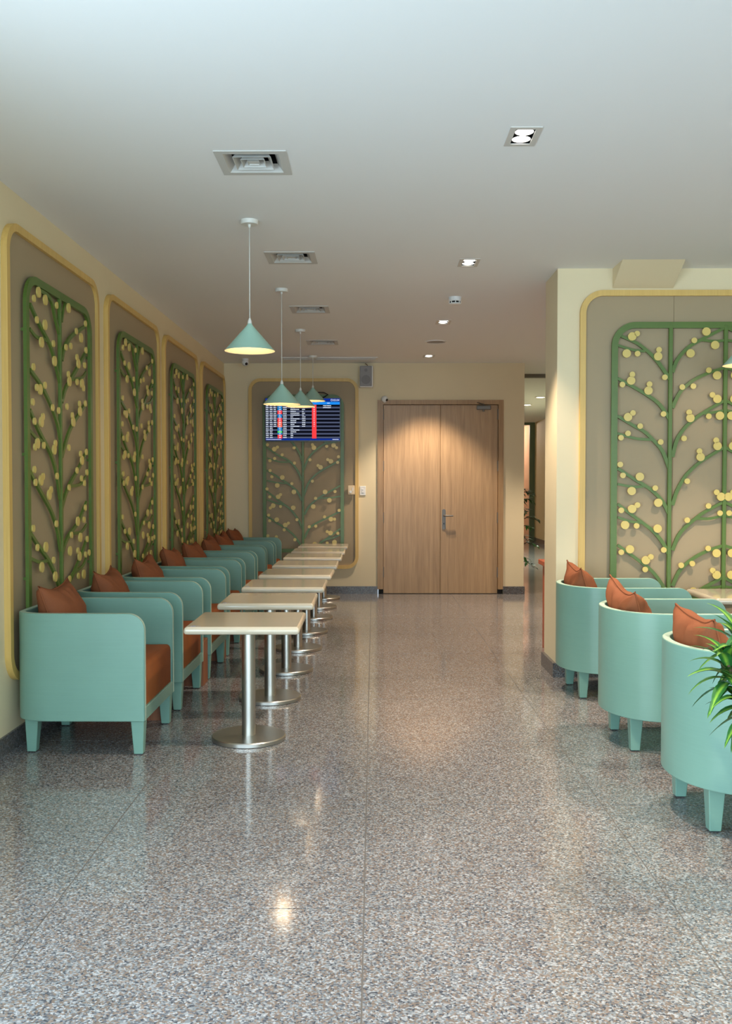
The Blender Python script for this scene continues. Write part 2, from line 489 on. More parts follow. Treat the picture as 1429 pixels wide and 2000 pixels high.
# corridor beyond the right end of the back wall
structure(bx('wall_corridor_left', 0.86, 0.98, WB + 0.18, 26, 0, CZ, M_WALL), 'cream corridor wall')
structure(bx('wall_corridor_right', 3.88, 4.0, PY + PT, 23.05, 0, CZ, M_WALL), 'cream wall along the far corridor')
structure(bx('baseboard_corridor', 3.868, 3.88, PY + PT, 23.05, 0, 0.1, M_GRANB), 'granite skirting of the far corridor')
structure(bx('trim_2', BE - 0.9, 3.88, 12.98, 13.08, CZ - 0.045, CZ, plain('grey_trim', srgb(120, 116, 104), 0.6)), 'slim grey bar across the corridor ceiling')
structure(bx('wall_far', 0.98, 4.0, 25.6, 25.7, 0, CZ, M_PINK), 'peach wall beyond the corridor opening')
structure(bx('wall_far_return', 3.88, 4.0, 23.05, 25.6, 0, CZ, M_PINK), 'peach side wall beyond the opening')
dr = structure(empty('door_2', (0, 23.0, 0)), 'dark green framed opening at the corridor end')
bx('jamb', 3.755, 3.88, -0.04, 0.04, 0, 2.80, M_GREENF, dr, 0.004)
bx('jamb', 1.9, 2.02, -0.04, 0.04, 0, 2.80, M_GREENF, dr, 0.004)
bx('lintel', 1.9, 3.88, -0.04, 0.04, 2.80, 2.86, M_GREENF, dr, 0.004)
structure(bx('wall_far_pier', 0.98, 1.9, 22.94, 23.06, 0, CZ, M_WALL), 'cream pier at the corridor end')

# double door
dw = structure(empty('door_1', (0, WB, 0)), 'light oak double door with steel lever handle')
bm = bmesh.new()
box(bm, DX0, DX0 + 0.07, -0.02, 0.16, 0.06, DZ); box(bm, DX1 - 0.063, DX1, -0.02, 0.16, 0.06, DZ); box(bm, DX0 + 0.07, DX1 - 0.063, -0.02, 0.16, DZ - 0.055, DZ)
mesh_obj('door_frame', bm, M_DOORF, dw)
bm = bmesh.new()
box(bm, DX0 + 0.015, DX0 + 0.07, -0.005, 0.16, 0, 0.06); box(bm, DX1 - 0.063, DX1 - 0.015, -0.005, 0.16, 0, 0.06)
mesh_obj('frame_foot', bm, M_DARK, dw)
bx('door_backing', DX0 + 0.03, DX1 - 0.03, 0.10, 0.16, 0.0, DZ - 0.03, M_DARK, dw)
mid = 0.830
for (x0, x1, hx) in ((DX0 + 0.074, mid - 0.0015, DX0 + 0.072), (mid + 0.0015, DX1 - 0.067, DX1 - 0.065)):
    lf = bx('door_leaf', x0, x1, 0.012, 0.055, 0.006, DZ - 0.06, M_DOOR, dw, 0.002, 1)
    for hz in (0.27, 0.95, 1.59, 2.23):
        bm = bmesh.new()
        lathe(bm, [(0.009, -0.065), (0.009, 0.065)], 10, (hx, 0.006, hz))
        for q in (-0.022, 0.022): lathe(bm, [(0.0098, q - 0.002), (0.0098, q + 0.002)], 10, (hx, 0.006, hz))
        mesh_obj('hinge', bm, M_HW, lf)
hb = bmesh.new()
plate(hb, rounded_rect(0.852, 0.896, 0.80, 1.055, 0.02), 0.004, 0.013)
hd = mesh_obj('handle_plate', hb, M_HW, dw)
bm = bmesh.new()
tube(bm, [(0.874, 0.006, 0.975), (0.874, -0.045, 0.975), (0.882, -0.055, 0.975), (0.90, -0.058, 0.975), (0.985, -0.056, 0.975)], 0.0095, 10)
mesh_obj('lever', bm, M_HW, hd)
bm = bmesh.new(); tube(bm, [(0.874, 0.005, 0.875), (0.874, -0.004, 0.875)], 0.010, 12); mesh_obj('keyhole', bm, M_BLACK, hd)
cl = bx('door_closer', 1.275, 1.45, -0.03, 0.012, 2.285, 2.335, M_HW, dw, 0.008)
bm = bmesh.new()
tube(bm, [(1.36, -0.015, 2.335), (1.36, -0.02, 2.35), (1.30, -0.12, 2.355), (1.285, -0.022, 2.37)], 0.008, 6)
mesh_obj('closer_arm', bm, M_HW, cl)
bm = bmesh.new(); lathe(bm, [(0.012, 0), (0.014, 0.025)], 10, (1.36, -0.01, 2.262)); mesh_obj('closer_valve', bm, M_HW, cl)

# lattice layout: branch paths and disc centres (metres from the stem, height above floor)
RIGHT_BRANCHES = [[(-0.005,2.088),(-0.074,2.189),(-0.121,2.244),(-0.176,2.294),(-0.241,2.34),(-0.342,2.386)],[(-0.176,2.281),(-0.259,2.29),(-0.367,2.322)],[(0.002,1.804),(-0.072,1.91),(-0.146,1.969),(-0.238,2.024),(-0.365,2.093)],[(0.001,1.459),(-0.051,1.588),(-0.116,1.666),(-0.181,1.726),(-0.255,1.767),(-0.363,1.832)],[(-0.116,1.668),(-0.235,1.676),(-0.363,1.712)],[(0.013,2.134),(0.044,2.216),(0.09,2.276),(0.135,2.317),(0.217,2.363),(0.367,2.44)],[(0.217,2.358),(0.3,2.349),(0.373,2.355)],[(0.015,1.887),(0.056,1.978),(0.101,2.033),(0.174,2.088),(0.274,2.134),(0.375,2.166)],[(0.018,1.547),(0.049,1.666),(0.095,1.74),(0.14,1.786),(0.222,1.85),(0.377,1.941)],[(0.231,1.85),(0.314,1.859),(0.378,1.873)],[(0.004,1.142),(-0.048,1.239),(-0.113,1.308),(-0.178,1.354),(-0.233,1.386),(-0.361,1.469)],[(-0.168,1.345),(-0.251,1.34),(-0.36,1.359)],[(0.006,0.855),(-0.045,0.953),(-0.111,1.031),(-0.175,1.082),(-0.25,1.137),(-0.359,1.22)],[(-0.194,1.089),(-0.277,1.1),(-0.358,1.128)],[(-0.015,0.601),(-0.033,0.638),(-0.09,0.721),(-0.145,0.777),(-0.229,0.841),(-0.357,0.934)],[(0.021,1.211),(0.053,1.313),(0.098,1.396),(0.134,1.442),(0.216,1.515),(0.38,1.618)],[(0.024,0.897),(0.065,0.999),(0.119,1.064),(0.183,1.119),(0.247,1.165),(0.384,1.239)],[(0.192,1.119),(0.284,1.119),(0.385,1.142)],[(0.026,0.647),(0.067,0.74),(0.113,0.795),(0.186,0.851),(0.277,0.897),(0.388,0.934)],[(0.029,0.387),(0.078,0.499),(0.152,0.573),(0.234,0.629),(0.317,0.675),(0.39,0.717)],[(0.262,0.636),(0.326,0.638),(0.391,0.649)]]
RIGHT_DISCS = [(-0.27,2.381,1),(-0.236,2.4,0),(-0.307,2.264,1),(-0.232,2.262,0),(-0.084,2.289,0),(-0.09,2.243,1),(-0.042,2.099,0),(-0.267,2.119,0),(-0.275,2.076,1),(-0.335,2.049,0),(-0.148,2.051,0),(-0.155,2.007,1),(-0.049,1.845,0),(-0.295,1.824,1),(-0.261,1.852,0),(-0.21,1.761,0),(-0.294,1.711,0),(-0.342,1.681,0),(-0.067,1.651,0),(0.242,2.414,1),(0.159,2.353,0),(0.303,2.321,1),(0.134,2.264,1),(0.261,2.148,0),(0.319,2.112,1),(0.079,2.031,0),(0.155,2.037,0),(0.288,1.977,0),(0.322,1.949,1),(0.128,1.857,0),(0.137,1.817,1),(0.264,1.829,0),(0.341,1.833,1),(0.094,1.676,0),(0.317,1.663,0),(0.327,1.623,1),(0.202,1.588,0),(0.21,1.547,1),(-0.346,1.495,0),(-0.326,1.419,0),(-0.209,1.41,1),(-0.102,1.331,0),(-0.265,1.311,1),(-0.08,1.229,1),(-0.224,1.213,0),(-0.261,1.186,1),(-0.336,1.176,0),(-0.309,1.074,1),(-0.229,1.068,0),(-0.083,1.049,1),(-0.039,0.9,0),(-0.274,0.905,1),(-0.334,0.884,0),(-0.128,0.852,0),(-0.163,0.828,1),(-0.167,0.764,0),(0.119,1.379,0),(0.324,1.302,0),(0.355,1.271,1),(0.268,1.207,0),(0.349,1.157,0),(0.122,1.108,0),(0.269,0.911,0),(0.328,0.878,1),(0.083,0.793,0),(0.16,0.805,0),(0.302,0.757,0),(0.33,0.726,1),(0.17,0.61,1)]
BACK_BRANCHES = [[(-0.006,1.64),(-0.045,1.751),(-0.129,1.877),(-0.24,1.988),(-0.351,2.071),(-0.446,2.127)],[(-0.007,1.403),(-0.074,1.543),(-0.171,1.654),(-0.31,1.724),(-0.447,1.821)],[(-0.157,1.64),(-0.283,1.64),(-0.443,1.689)],[(-0.012,1.159),(-0.074,1.278),(-0.172,1.361),(-0.297,1.445),(-0.448,1.536)],[(-0.186,1.375),(-0.311,1.382),(-0.448,1.41)],[(-0.005,0.803),(-0.061,0.929),(-0.158,1.054),(-0.27,1.138),(-0.448,1.278)],[(-0.214,1.101),(-0.354,1.138),(-0.449,1.173)],[(-0.02,0.593),(-0.041,0.628),(-0.117,0.733),(-0.215,0.817),(-0.326,0.887),(-0.449,0.971)],[(0.01,1.543),(0.066,1.682),(0.15,1.779),(0.261,1.863),(0.359,1.946),(0.464,2.043)],[(0.261,1.863),(0.359,1.879),(0.464,1.897)],[(0.009,1.222),(0.066,1.375),(0.149,1.473),(0.247,1.543),(0.373,1.612),(0.463,1.675)],[(0.016,0.985),(0.079,1.096),(0.177,1.18),(0.289,1.25),(0.463,1.347)],[(0.191,1.191),(0.344,1.197),(0.463,1.215)],[(0.016,0.691),(0.079,0.817),(0.176,0.887),(0.316,0.957),(0.463,1.027)],[(0.134,0.565),(0.204,0.628),(0.344,0.726),(0.463,0.817)],[(0.288,0.677),(0.386,0.705),(0.463,0.74)]]
BACK_DISCS = [(-0.437,1.852,0),(-0.352,1.797,1),(-0.314,1.822,0),(-0.108,1.813,0),(-0.256,1.728,0),(-0.348,1.682,0),(-0.407,1.654,0),(-0.103,1.625,0),(-0.406,1.533,0),(-0.384,1.456,0),(-0.255,1.448,1),(-0.318,1.35,1),(-0.137,1.371,0),(-0.112,1.269,1),(-0.444,1.306,0),(-0.411,1.208,0),(-0.307,1.208,1),(-0.278,1.236,0),(-0.368,1.099,1),(-0.403,1.071,0),(-0.277,1.089,0),(-0.121,1.073,1),(-0.075,0.926,0),(-0.424,0.982,0),(-0.412,0.912,0),(-0.325,0.925,1),(-0.219,0.859,1),(-0.181,0.883,0),(-0.233,0.8,0),(-0.101,0.677,0),(-0.436,0.726,0),(-0.33,0.712,0),(0.119,1.853,0),(0.136,1.815,1),(0.294,1.832,0),(0.379,1.844,1),(0.415,1.815,0),(0.088,1.666,0),(0.306,1.668,0),(0.346,1.647,1),(0.44,1.703,0),(0.43,1.633,0),(0.186,1.595,0),(0.218,1.573,1),(0.117,1.402,0),(0.273,1.269,1),(0.396,1.274,0),(0.156,1.19,0),(0.326,1.166,1),(0.127,1.089,1),(0.446,1.041,0),(0.267,0.961,0),(0.346,0.932,1),(0.389,0.932,0),(0.077,0.838,0),(0.158,0.846,0),(0.299,0.778,0),(0.34,0.76,1),(0.431,0.757,0),(0.144,0.621,1),(0.299,0.635,0),(0.389,0.647,1)]
LEFT_BRANCHES = [[(-0.01,2.229),(-0.077,2.31),(-0.129,2.381),(-0.207,2.406),(-0.321,2.409)],[(0.005,1.936),(-0.057,2.021),(-0.149,2.126),(-0.252,2.182),(-0.375,2.248),(-0.473,2.307)],[(-0.214,2.157),(-0.377,2.149),(-0.477,2.176)],[(-0.004,1.62),(-0.052,1.709),(-0.158,1.801),(-0.31,1.893),(-0.483,1.96)],[(-0.013,1.268),(-0.074,1.415),(-0.165,1.523),(-0.293,1.606),(-0.378,1.662),(-0.489,1.748)],[(-0.255,1.586),(-0.392,1.605),(-0.492,1.638)],[(-0.016,0.97),(-0.068,1.093),(-0.174,1.207),(-0.326,1.307),(-0.498,1.422)],[(-0.044,0.762),(-0.13,0.859),(-0.234,0.94),(-0.359,1.011),(-0.506,1.1)],[(-0.208,0.934),(-0.361,0.933),(-0.505,0.965)],[(0.037,2.079),(0.088,2.161),(0.194,2.233),(0.318,2.287),(0.488,2.349)],[(0.03,1.836),(0.096,1.917),(0.187,1.979),(0.344,2.08),(0.504,2.191)],[(0.217,1.987),(0.407,2.018),(0.507,2.065)],[(0.022,1.518),(0.087,1.596),(0.179,1.686),(0.304,1.762),(0.495,1.867)],[(0.014,1.22),(0.079,1.294),(0.17,1.361),(0.327,1.45),(0.486,1.554)],[(0.169,1.345),(0.356,1.356),(0.482,1.406)],[(0.006,0.949),(0.071,1.011),(0.162,1.063),(0.318,1.124),(0.491,1.244)],[(0.222,1.06),(0.381,1.062),(0.487,1.102)],[(0.093,0.733),(0.139,0.777),(0.231,0.826),(0.344,0.895),(0.485,1.005)],[(0.247,0.824),(0.407,0.85),(0.489,0.903)],[(0.043,2.303),(0.074,2.374),(0.11,2.427)]]
LEFT_DISCS = [(-0.373,2.389,1),(-0.267,2.368,1),(-0.444,2.342,0),(-0.08,2.374,0),(0.133,2.398,1),(-0.402,2.236,0),(-0.276,2.231,1),(-0.334,2.127,1),(-0.14,2.148,0),(-0.124,2.052,1),(-0.461,1.978,0),(-0.285,1.899,0),(-0.361,1.869,1),(-0.414,1.874,0),(-0.163,1.787,0),(-0.064,1.778,0),(-0.476,1.791,0),(-0.452,1.691,0),(-0.348,1.694,1),(-0.322,1.725,0),(0.277,2.285,0),(0.371,2.259,1),(0.462,2.362,0),(0.077,2.159,0),(0.168,2.179,0),(0.286,2.129,0),(0.313,2.093,1),(0.467,2.197,0),(0.438,2.099,0),(0.119,2.006,0),(0.136,1.966,1),(0.282,1.978,0),(0.38,1.98,1),(0.411,1.954,0),(0.087,1.813,0),(0.336,1.804,1),(0.328,1.85,0),(0.445,1.862,0),(0.187,1.768,0),(0.204,1.731,1),(0.116,1.573,0),(-0.41,1.575,1),(-0.447,1.554,0),(-0.314,1.569,0),(-0.143,1.552,1),(-0.123,1.588,0),(-0.462,1.434,0),(-0.362,1.377,1),(-0.329,1.399,0),(-0.447,1.366,0),(-0.099,1.403,0),(-0.232,1.298,1),(-0.202,1.326,0),(-0.12,1.132,0),(-0.487,1.122,0),(-0.296,1.01,1),(-0.428,1.016,0),(-0.171,0.929,0),(-0.362,0.905,1),(-0.144,0.833,1),(0.367,1.505,1),(0.339,1.544,0),(0.456,1.56,0),(0.267,1.441,0),(0.466,1.432,0),(0.354,1.393,0),(0.412,1.364,0),(0.113,1.337,0),(0.274,1.131,1),(0.427,1.211,0),(0.399,1.136,0),(0.152,1.054,0),(0.322,1.03,1),(0.458,1.013,0),(0.12,0.96,1),(0.303,0.916,1),(0.272,0.952,0),(0.426,0.917,0),(0.499,0.924,0),(0.383,0.797,1),(0.277,0.797,0),(0.11,0.796,0)]

# ------------------------------------------------------------------ lattice wall panels
def disc_mesh(r):
    bm = bmesh.new(); seg = 20
    a = [bm.verts.new((r * math.cos(2 * math.pi * k / seg), -0.009, r * math.sin(2 * math.pi * k / seg))) for k in range(seg)]
    b = [bm.verts.new((v.co.x, 0, v.co.z)) for v in a]
    f = bm.faces.new(a); bm.faces.new(b[::-1])
    for k in range(seg): bm.faces.new((a[(k + 1) % seg], a[k], b[k], b[(k + 1) % seg]))
    bmesh.ops.recalc_face_normals(bm, faces=bm.faces[:])
    me = bpy.data.meshes.new('disc'); bm.to_mesh(me); bm.free(); me.materials.append(M_DISC)
    return me
DISC = (disc_mesh(0.0195), disc_mesh(0.0290))
BR_MESH = {}
LY0, LY1 = -0.046, -0.028          # depth of the lattice in front of the wall face

def branch_mesh(key, pts):
    if key not in BR_MESH:
        bm = bmesh.new(); L = catmull(pts, 5)
        twig = len(pts) <= 3
        ribbon(bm, L, 0.019 if twig else 0.026, 0.017 if twig else 0.020, LY0 + (0.005 if twig else 0.003), LY1 - (0.004 if twig else 0.002))
        me = bpy.data.meshes.new('branch'); bm.to_mesh(me); bm.free(); me.materials.append(M_GREEN)
        BR_MESH[key] = me
    return BR_MESH[key]

def wall_panel(loc, rz, label, out, green, r_out, r_green, stems, branches, discs, key, mirror=None, boards=None):
    t = tag(empty('lattice_wall_panel', loc, rz), label, 'wall panel', 'framed lattice panels with yellow discs')
    ox0, ox1, oz0, oz1 = out
    w = 0.040
    bm = bmesh.new()
    ring_plate(bm, rounded_rect(ox0, ox1, oz0, oz1, r_out, 14), rounded_rect(ox0 + w, ox1 - w, oz0 + w, oz1 - w, r_out - w, 14), -0.032, 0.0)
    mesh_obj('outer_frame', bm, M_YEL, t)
    bd = boards or [(ox0 + w - 0.004, ox1 - w + 0.004)]
    pts = rounded_rect(ox0 + w - 0.004, ox1 - w + 0.004, oz0 + w - 0.004, oz1 - w + 0.004, r_out - w + 0.004, 14)
    for x0, x1 in bd:
        if boards:
            q = []
            for px, pz in pts:
                q.append((min(max(px, x0), x1), pz))
            seen = []; 
            for p in q:
                if not seen or (abs(p[0] - seen[-1][0]) + abs(p[1] - seen[-1][1])) > 1e-6: seen.append(p)
            # collapse clamped runs
            res = []
            for i, p in enumerate(seen):
                pv, nx = seen[i - 1], seen[(i + 1) % len(seen)]
                if abs(p[0] - pv[0]) < 1e-9 and abs(p[0] - nx[0]) < 1e-9 : continue
                res.append(p)
            zt = max(p[1] for p in pts); zb = min(p[1] for p in pts)
            # square off the clamped sides
            fixed = []
            for p in res:
                z = p[1]
                if abs(p[0] - x0) < 1e-9 and x0 > ox0 + w + 0.01 or abs(p[0] - x1) < 1e-9 and x1 < ox1 - w - 0.01:
                    z = zt if z > (zt + zb) / 2 else zb
                if not fixed or abs(fixed[-1][0] - p[0]) + abs(fixed[-1][1] - z) > 1e-6: fixed.append((p[0], z))
            if abs(fixed[0][0] - fixed[-1][0]) + abs(fixed[0][1] - fixed[-1][1]) < 1e-6: fixed.pop()
            use = fixed
        else: use = pts
        bm = bmesh.new(); plate(bm, use, -0.012, 0.0)
        mesh_obj('backing_board', bm, M_TAUPE, t)
    gx0, gx1, gz0, gz1 = green
    bm = bmesh.new(); g = 0.043
    ring_plate(bm, rounded_rect(gx0, gx1, gz0, gz1, r_green, 12), rounded_rect(gx0 + g, gx1 - g, gz0 + g, gz1 - g, r_green - g, 12), LY0, LY1)
    for sx in (gx0 + 0.02, gx1 - 0.02):
        for sz in (gz0 + 0.3, (gz0 + gz1) / 2, gz1 - 0.3): box(bm, sx - 0.008, sx + 0.008, LY1, -0.011, sz - 0.008, sz + 0.008)
    mesh_obj('lattice_frame', bm, M_GREEN, t)
    for s in stems:
        bx('stem', s - 0.014, s + 0.014, LY0 - 0.001, LY1, gz0 + 0.02, gz1 - 0.02, M_GREEN, t, 0.003, 1)
    for i, b in enumerate(branches):
        sides = [(1, 0)] + ([(-1, 2 * mirror)] if mirror is not None else [])
        for sg, off in sides:
            q = [(p[0] * sg + off, p[1]) for p in b]
            inst('branch', branch_mesh((key, i, sg), q), t)
    for (dx, dz, big) in discs:
        inst('disc', DISC[big], t, (dx, LY0 + 0.002, dz))
        if mirror is not None: inst('disc', DISC[big], t, (2 * mirror - dx, LY0 + 0.002, dz))
    return t

# four panels on the left wall
LDISC = LEFT_DISCS
left_names = ['tall lattice panel on left wall nearest the camera, behind the first two mint armchairs',
              'second lattice panel from the camera on the left wall',
              'third lattice panel from the camera on the left wall',
              'narrow looking lattice panel on left wall nearest the back corner']
for i, cy in enumerate((5.545, 7.345, 9.135, 10.945)):
    wall_panel((WL, cy, 0), R(90), left_names[i], (-0.80, 0.80, 0.345, 2.685), (-0.58, 0.58, 0.56, 2.465), 0.155, 0.16,
               [-0.03], [[(a - 0.03, z) for a, z in b] for b in LEFT_BRANCHES],
               [(a - 0.03, z, q) for a, z, q in LDISC], 'left')
# panel on the back wall
bcx = -0.865
BACK_ALL = BACK_BRANCHES
wall_panel((bcx, WB, 0), 0, 'lattice panel on back wall behind the flight information screen', (-0.68, 0.68, 0.315, 2.672), (-0.503, 0.501, 0.52, 2.47), 0.15, 0.14,
           [-0.006], [[(a - 0.006, z) for a, z in b] for b in BACK_ALL],
           [(a - 0.006, z, q) for a, z, q in BACK_DISCS], 'back')
# wide double panel on the right wall
rcx = 2.0605
mp = 0.3805
wall_panel((rcx, PY, 0), 0, 'wide double lattice panel on right wall behind the right-hand armchairs', (1.437 - rcx, 2 * mp - (1.437 - rcx), 0.345, 2.705), (1.652 - rcx, 2 * mp - (1.652 - rcx), 0.55, 2.482), 0.16, 0.165,
           [0.0, mp, 2 * mp], RIGHT_BRANCHES, RIGHT_DISCS, 'right', mirror=mp,
           boards=[(1.473 - rcx, 0.0275), (0.0295, 2 * mp - 0.0295), (2 * mp - 0.0275, 2 * mp - (1.473 - rcx))])

# ------------------------------------------------------------------ armchairs
ZB, ZT = 0.172, 0.712       # underside and top of the shell
def chair_path(depth, width, rx, ry, n=14):
    """outer plan outline, from front of the near arm round the back to the front of the far arm; x = front, origin at back"""
    P = []
    hw = width / 2
    m = 10
    for k in range(m): P.append((depth + (rx - depth) * k / m, -hw))
    for k in range(n + 1):
        a = R(90 * k / n); P.append((rx - rx * math.sin(a), -hw + ry - ry * math.cos(a)))
    if hw - ry > 1e-3:
        P.append((0, 0))
    for k in range(n + 1):
        a = R(90 * k / n); P.append((rx - rx * math.cos(a), hw - ry + ry * math.sin(a)))
    for k in range(1, m + 1): P.append((rx + (depth - rx) * k / m, hw))
    out = []
    for p in P:
        if not out or math.dist(p, out[-1]) > 1e-5: out.append(p)
    return out
def make_chair_meshes(depth, width, rx, ry):
    th = 0.034; rc = 0.085
    P = chair_path(depth, width, rx, ry)
    # extra samples near the rounded front corners
    s = [depth - rc * (1 - math.cos(R(90 * k / 10))) for k in range(11)]
    mid = [p for p in P if p[0] < depth - rc - 1e-4]
    hw = width / 2
    P = [(x, -hw) for x in s] + mid + [(x, hw) for x in reversed(s)]
    V = [Vector(p) for p in P]; n = len(V)
    N = []
    for i in range(n):
        t = (V[min(i + 1, n - 1)] - V[max(i - 1, 0)]).normalized(); N.append(Vector((-t.y, t.x)))
    # inward normal: towards the middle
    c = Vector((depth * 0.6, 0))
    N = [q if q.dot(c - v) > 0 else -q for q, v in zip(N, V)]
    bm = bmesh.new(); rows = []
    for v, q in zip(V, N):
        d = depth - v.x
        zt = ZT if d >= rc else ZT - rc + math.sqrt(max(0, rc * rc - (rc - d) ** 2))
        i_ = v + q * th
        rows.append((bm.verts.new((v.x, v.y, ZB)), bm.verts.new((v.x, v.y, zt)), bm.verts.new((i_.x, i_.y, zt)), bm.verts.new((i_.x, i_.y, ZB))))
    for a, b in zip(rows, rows[1:]):
        for k in range(4):
            f = bm.faces.new((a[k], a[(k + 1) % 4], b[(k + 1) % 4], b[k]))
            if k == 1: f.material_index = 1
            if k in (0, 2): f.smooth = True
    for r in (rows[0], rows[-1]):
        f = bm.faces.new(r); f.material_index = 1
    bmesh.ops.recalc_face_normals(bm, faces=bm.faces[:])
    es = [e for e in bm.edges if len(e.link_faces) == 2 and e.calc_face_angle(0) > R(50)]
    for e in es: e.smooth = False
    bmesh.ops.bevel(bm, geom=es, offset=0.004, segments=2, affect='EDGES', profile=0.5)
    shell = bpy.data.meshes.new('shell'); bm.normal_update(); bm.to_mesh(shell); bm.free()
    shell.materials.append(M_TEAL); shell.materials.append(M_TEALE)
    # seat deck: inner outline plate plus the front rail
    def inner(off):
        return [(v + q * off) for v, q in zip(V, N)]
    bm = bmesh.new()
    I = [p for p in inner(th - 0.003) if p.x < depth - 0.04]
    a = [bm.verts.new((p.x, p.y, ZB + 0.004)) for p in I]; b = [bm.verts.new((p.x, p.y, ZB + 0.058)) for p in I]
    bm.faces.new(a); bm.faces.new(b[::-1])
    for k in range(len(I)): bm.faces.new((a[k], a[(k + 1) % len(I)], b[(k + 1) % len(I)], b[k]))
    bmesh.ops.recalc_face_normals(bm, faces=bm.faces[:])
    deck = bpy.data.meshes.new('seat_deck'); bm.to_mesh(deck); bm.free(); deck.materials.append(M_TEAL)
    bm = bmesh.new(); box(bm, depth - 0.05, depth - 0.002, -hw + th - 0.002, hw - th + 0.002, ZB, ZB + 0.066)
    bmesh.ops.bevel(bm, geom=bm.edges[:], offset=0.003, segments=1, affect='EDGES')
    rail = bpy.data.meshes.new('front_rail'); bm.to_mesh(rail); bm.free(); rail.materials.append(M_TEAL)
    # cushion: rounded block following the inner outline
    bm = bmesh.new()
    I = [p for p in inner(th + 0.002) if p.x < depth - 0.09]
    I = [Vector((depth - 0.012, -hw + th + 0.002))] + I + [Vector((depth - 0.012, hw - th - 0.002))]
    zb, zt = ZB + 0.06, 0.452
    cen = Vector((depth * 0.5, 0)); k_rows = []
    for ins, z in ((0.004, zb), (0.0, zb + 0.01), (0.0, zt - 0.035), (0.003, zt - 0.018), (0.011, zt - 0.006), (0.024, zt), (0.10, zt + 0.006)):
        k_rows.append([bm.verts.new((p.x + (cen - p).normalized().x * ins, p.y + (cen - p).normalized().y * ins, z)) for p in I])
    for a, b in zip(k_rows, k_rows[1:]):
        for k in range(len(I)):
            f = bm.faces.new((a[k], a[(k + 1) % len(I)], b[(k + 1) % len(I)], b[k])); f.smooth = True
    bm.faces.new(k_rows[0][::-1]); f = bm.faces.new(k_rows[-1]); f.smooth = True
    bmesh.ops.recalc_face_normals(bm, faces=bm.faces[:])
    cush = bpy.data.meshes.new('seat_cushion'); bm.to_mesh(cush); bm.free(); cush.materials.append(M_RUST)
    return shell, deck, rail, cush
def leg_mesh(sy, sx):
    """tapered square leg, outer faces straight"""
    bm = bmesh.new(); a, b = 0.066, 0.046
    top = [(0, 0), (a, 0), (a, a), (0, a)]; bot = [(0, 0), (b, 0), (b, b), (0, b)]
    o = (a - b) * 0.35
    v0 = [bm.verts.new(((x + o) * sx, (y + o) * sy, 0.004)) for x, y in bot]; v1 = [bm.verts.new((x * sx, y * sy, ZB)) for x, y in top]
    bm.faces.new(v0); bm.faces.new(v1)
    for k in range(4): bm.faces.new((v0[k], v0[(k + 1) % 4], v1[(k + 1) % 4], v1[k]))
    bmesh.ops.recalc_face_normals(bm, faces=bm.faces[:])
    bmesh.ops.bevel(bm, geom=bm.edges[:], offset=0.003, segments=1, affect='EDGES')
    # dark glide
    p = [(x + o) * sx for x, y in bot]; q = [(y + o) * sy for x, y in bot]
    fs = box(bm, min(p) + 0.006, max(p) - 0.006, min(q) + 0.006, max(q) - 0.006, 0.0, 0.006)
    for f in fs: f.material_index = 1
    me = bpy.data.meshes.new('leg'); bm.to_mesh(me); bm.free(); me.materials.append(M_TEAL); me.materials.append(M_BLACK)
    return me
LEGS = {(sx, sy): leg_mesh(sy, sx) for sx in (-1, 1) for sy in (-1, 1)}
def armchair(loc, rz, meshes, depth, width, back_in, side_in_back, label, group):
    t = tag(empty('armchair', loc, rz), label, 'armchair', group)
    for nm, me in zip(('shell', 'seat_deck', 'front_rail', 'seat_cushion'), meshes): inst(nm, me, t)
    hw = width / 2
    for sx, sy, x, y in ((-1, 1, depth - 0.008, -hw + 0.012), (-1, -1, depth - 0.008, hw - 0.012),
                         (1, 1, back_in, -hw + side_in_back), (1, -1, back_in, hw - side_in_back)):
        inst('leg', LEGS[sx, sy], t, (x, y, 0))
    return t
LEFT_D, LEFT_W = 0.665, 0.70
RIGHT_D, RIGHT_W = 0.775, 0.665
LM = make_chair_meshes(LEFT_D, LEFT_W, 0.18, 0.13)
RM = make_chair_meshes(RIGHT_D, RIGHT_W, 0.26, 0.325)

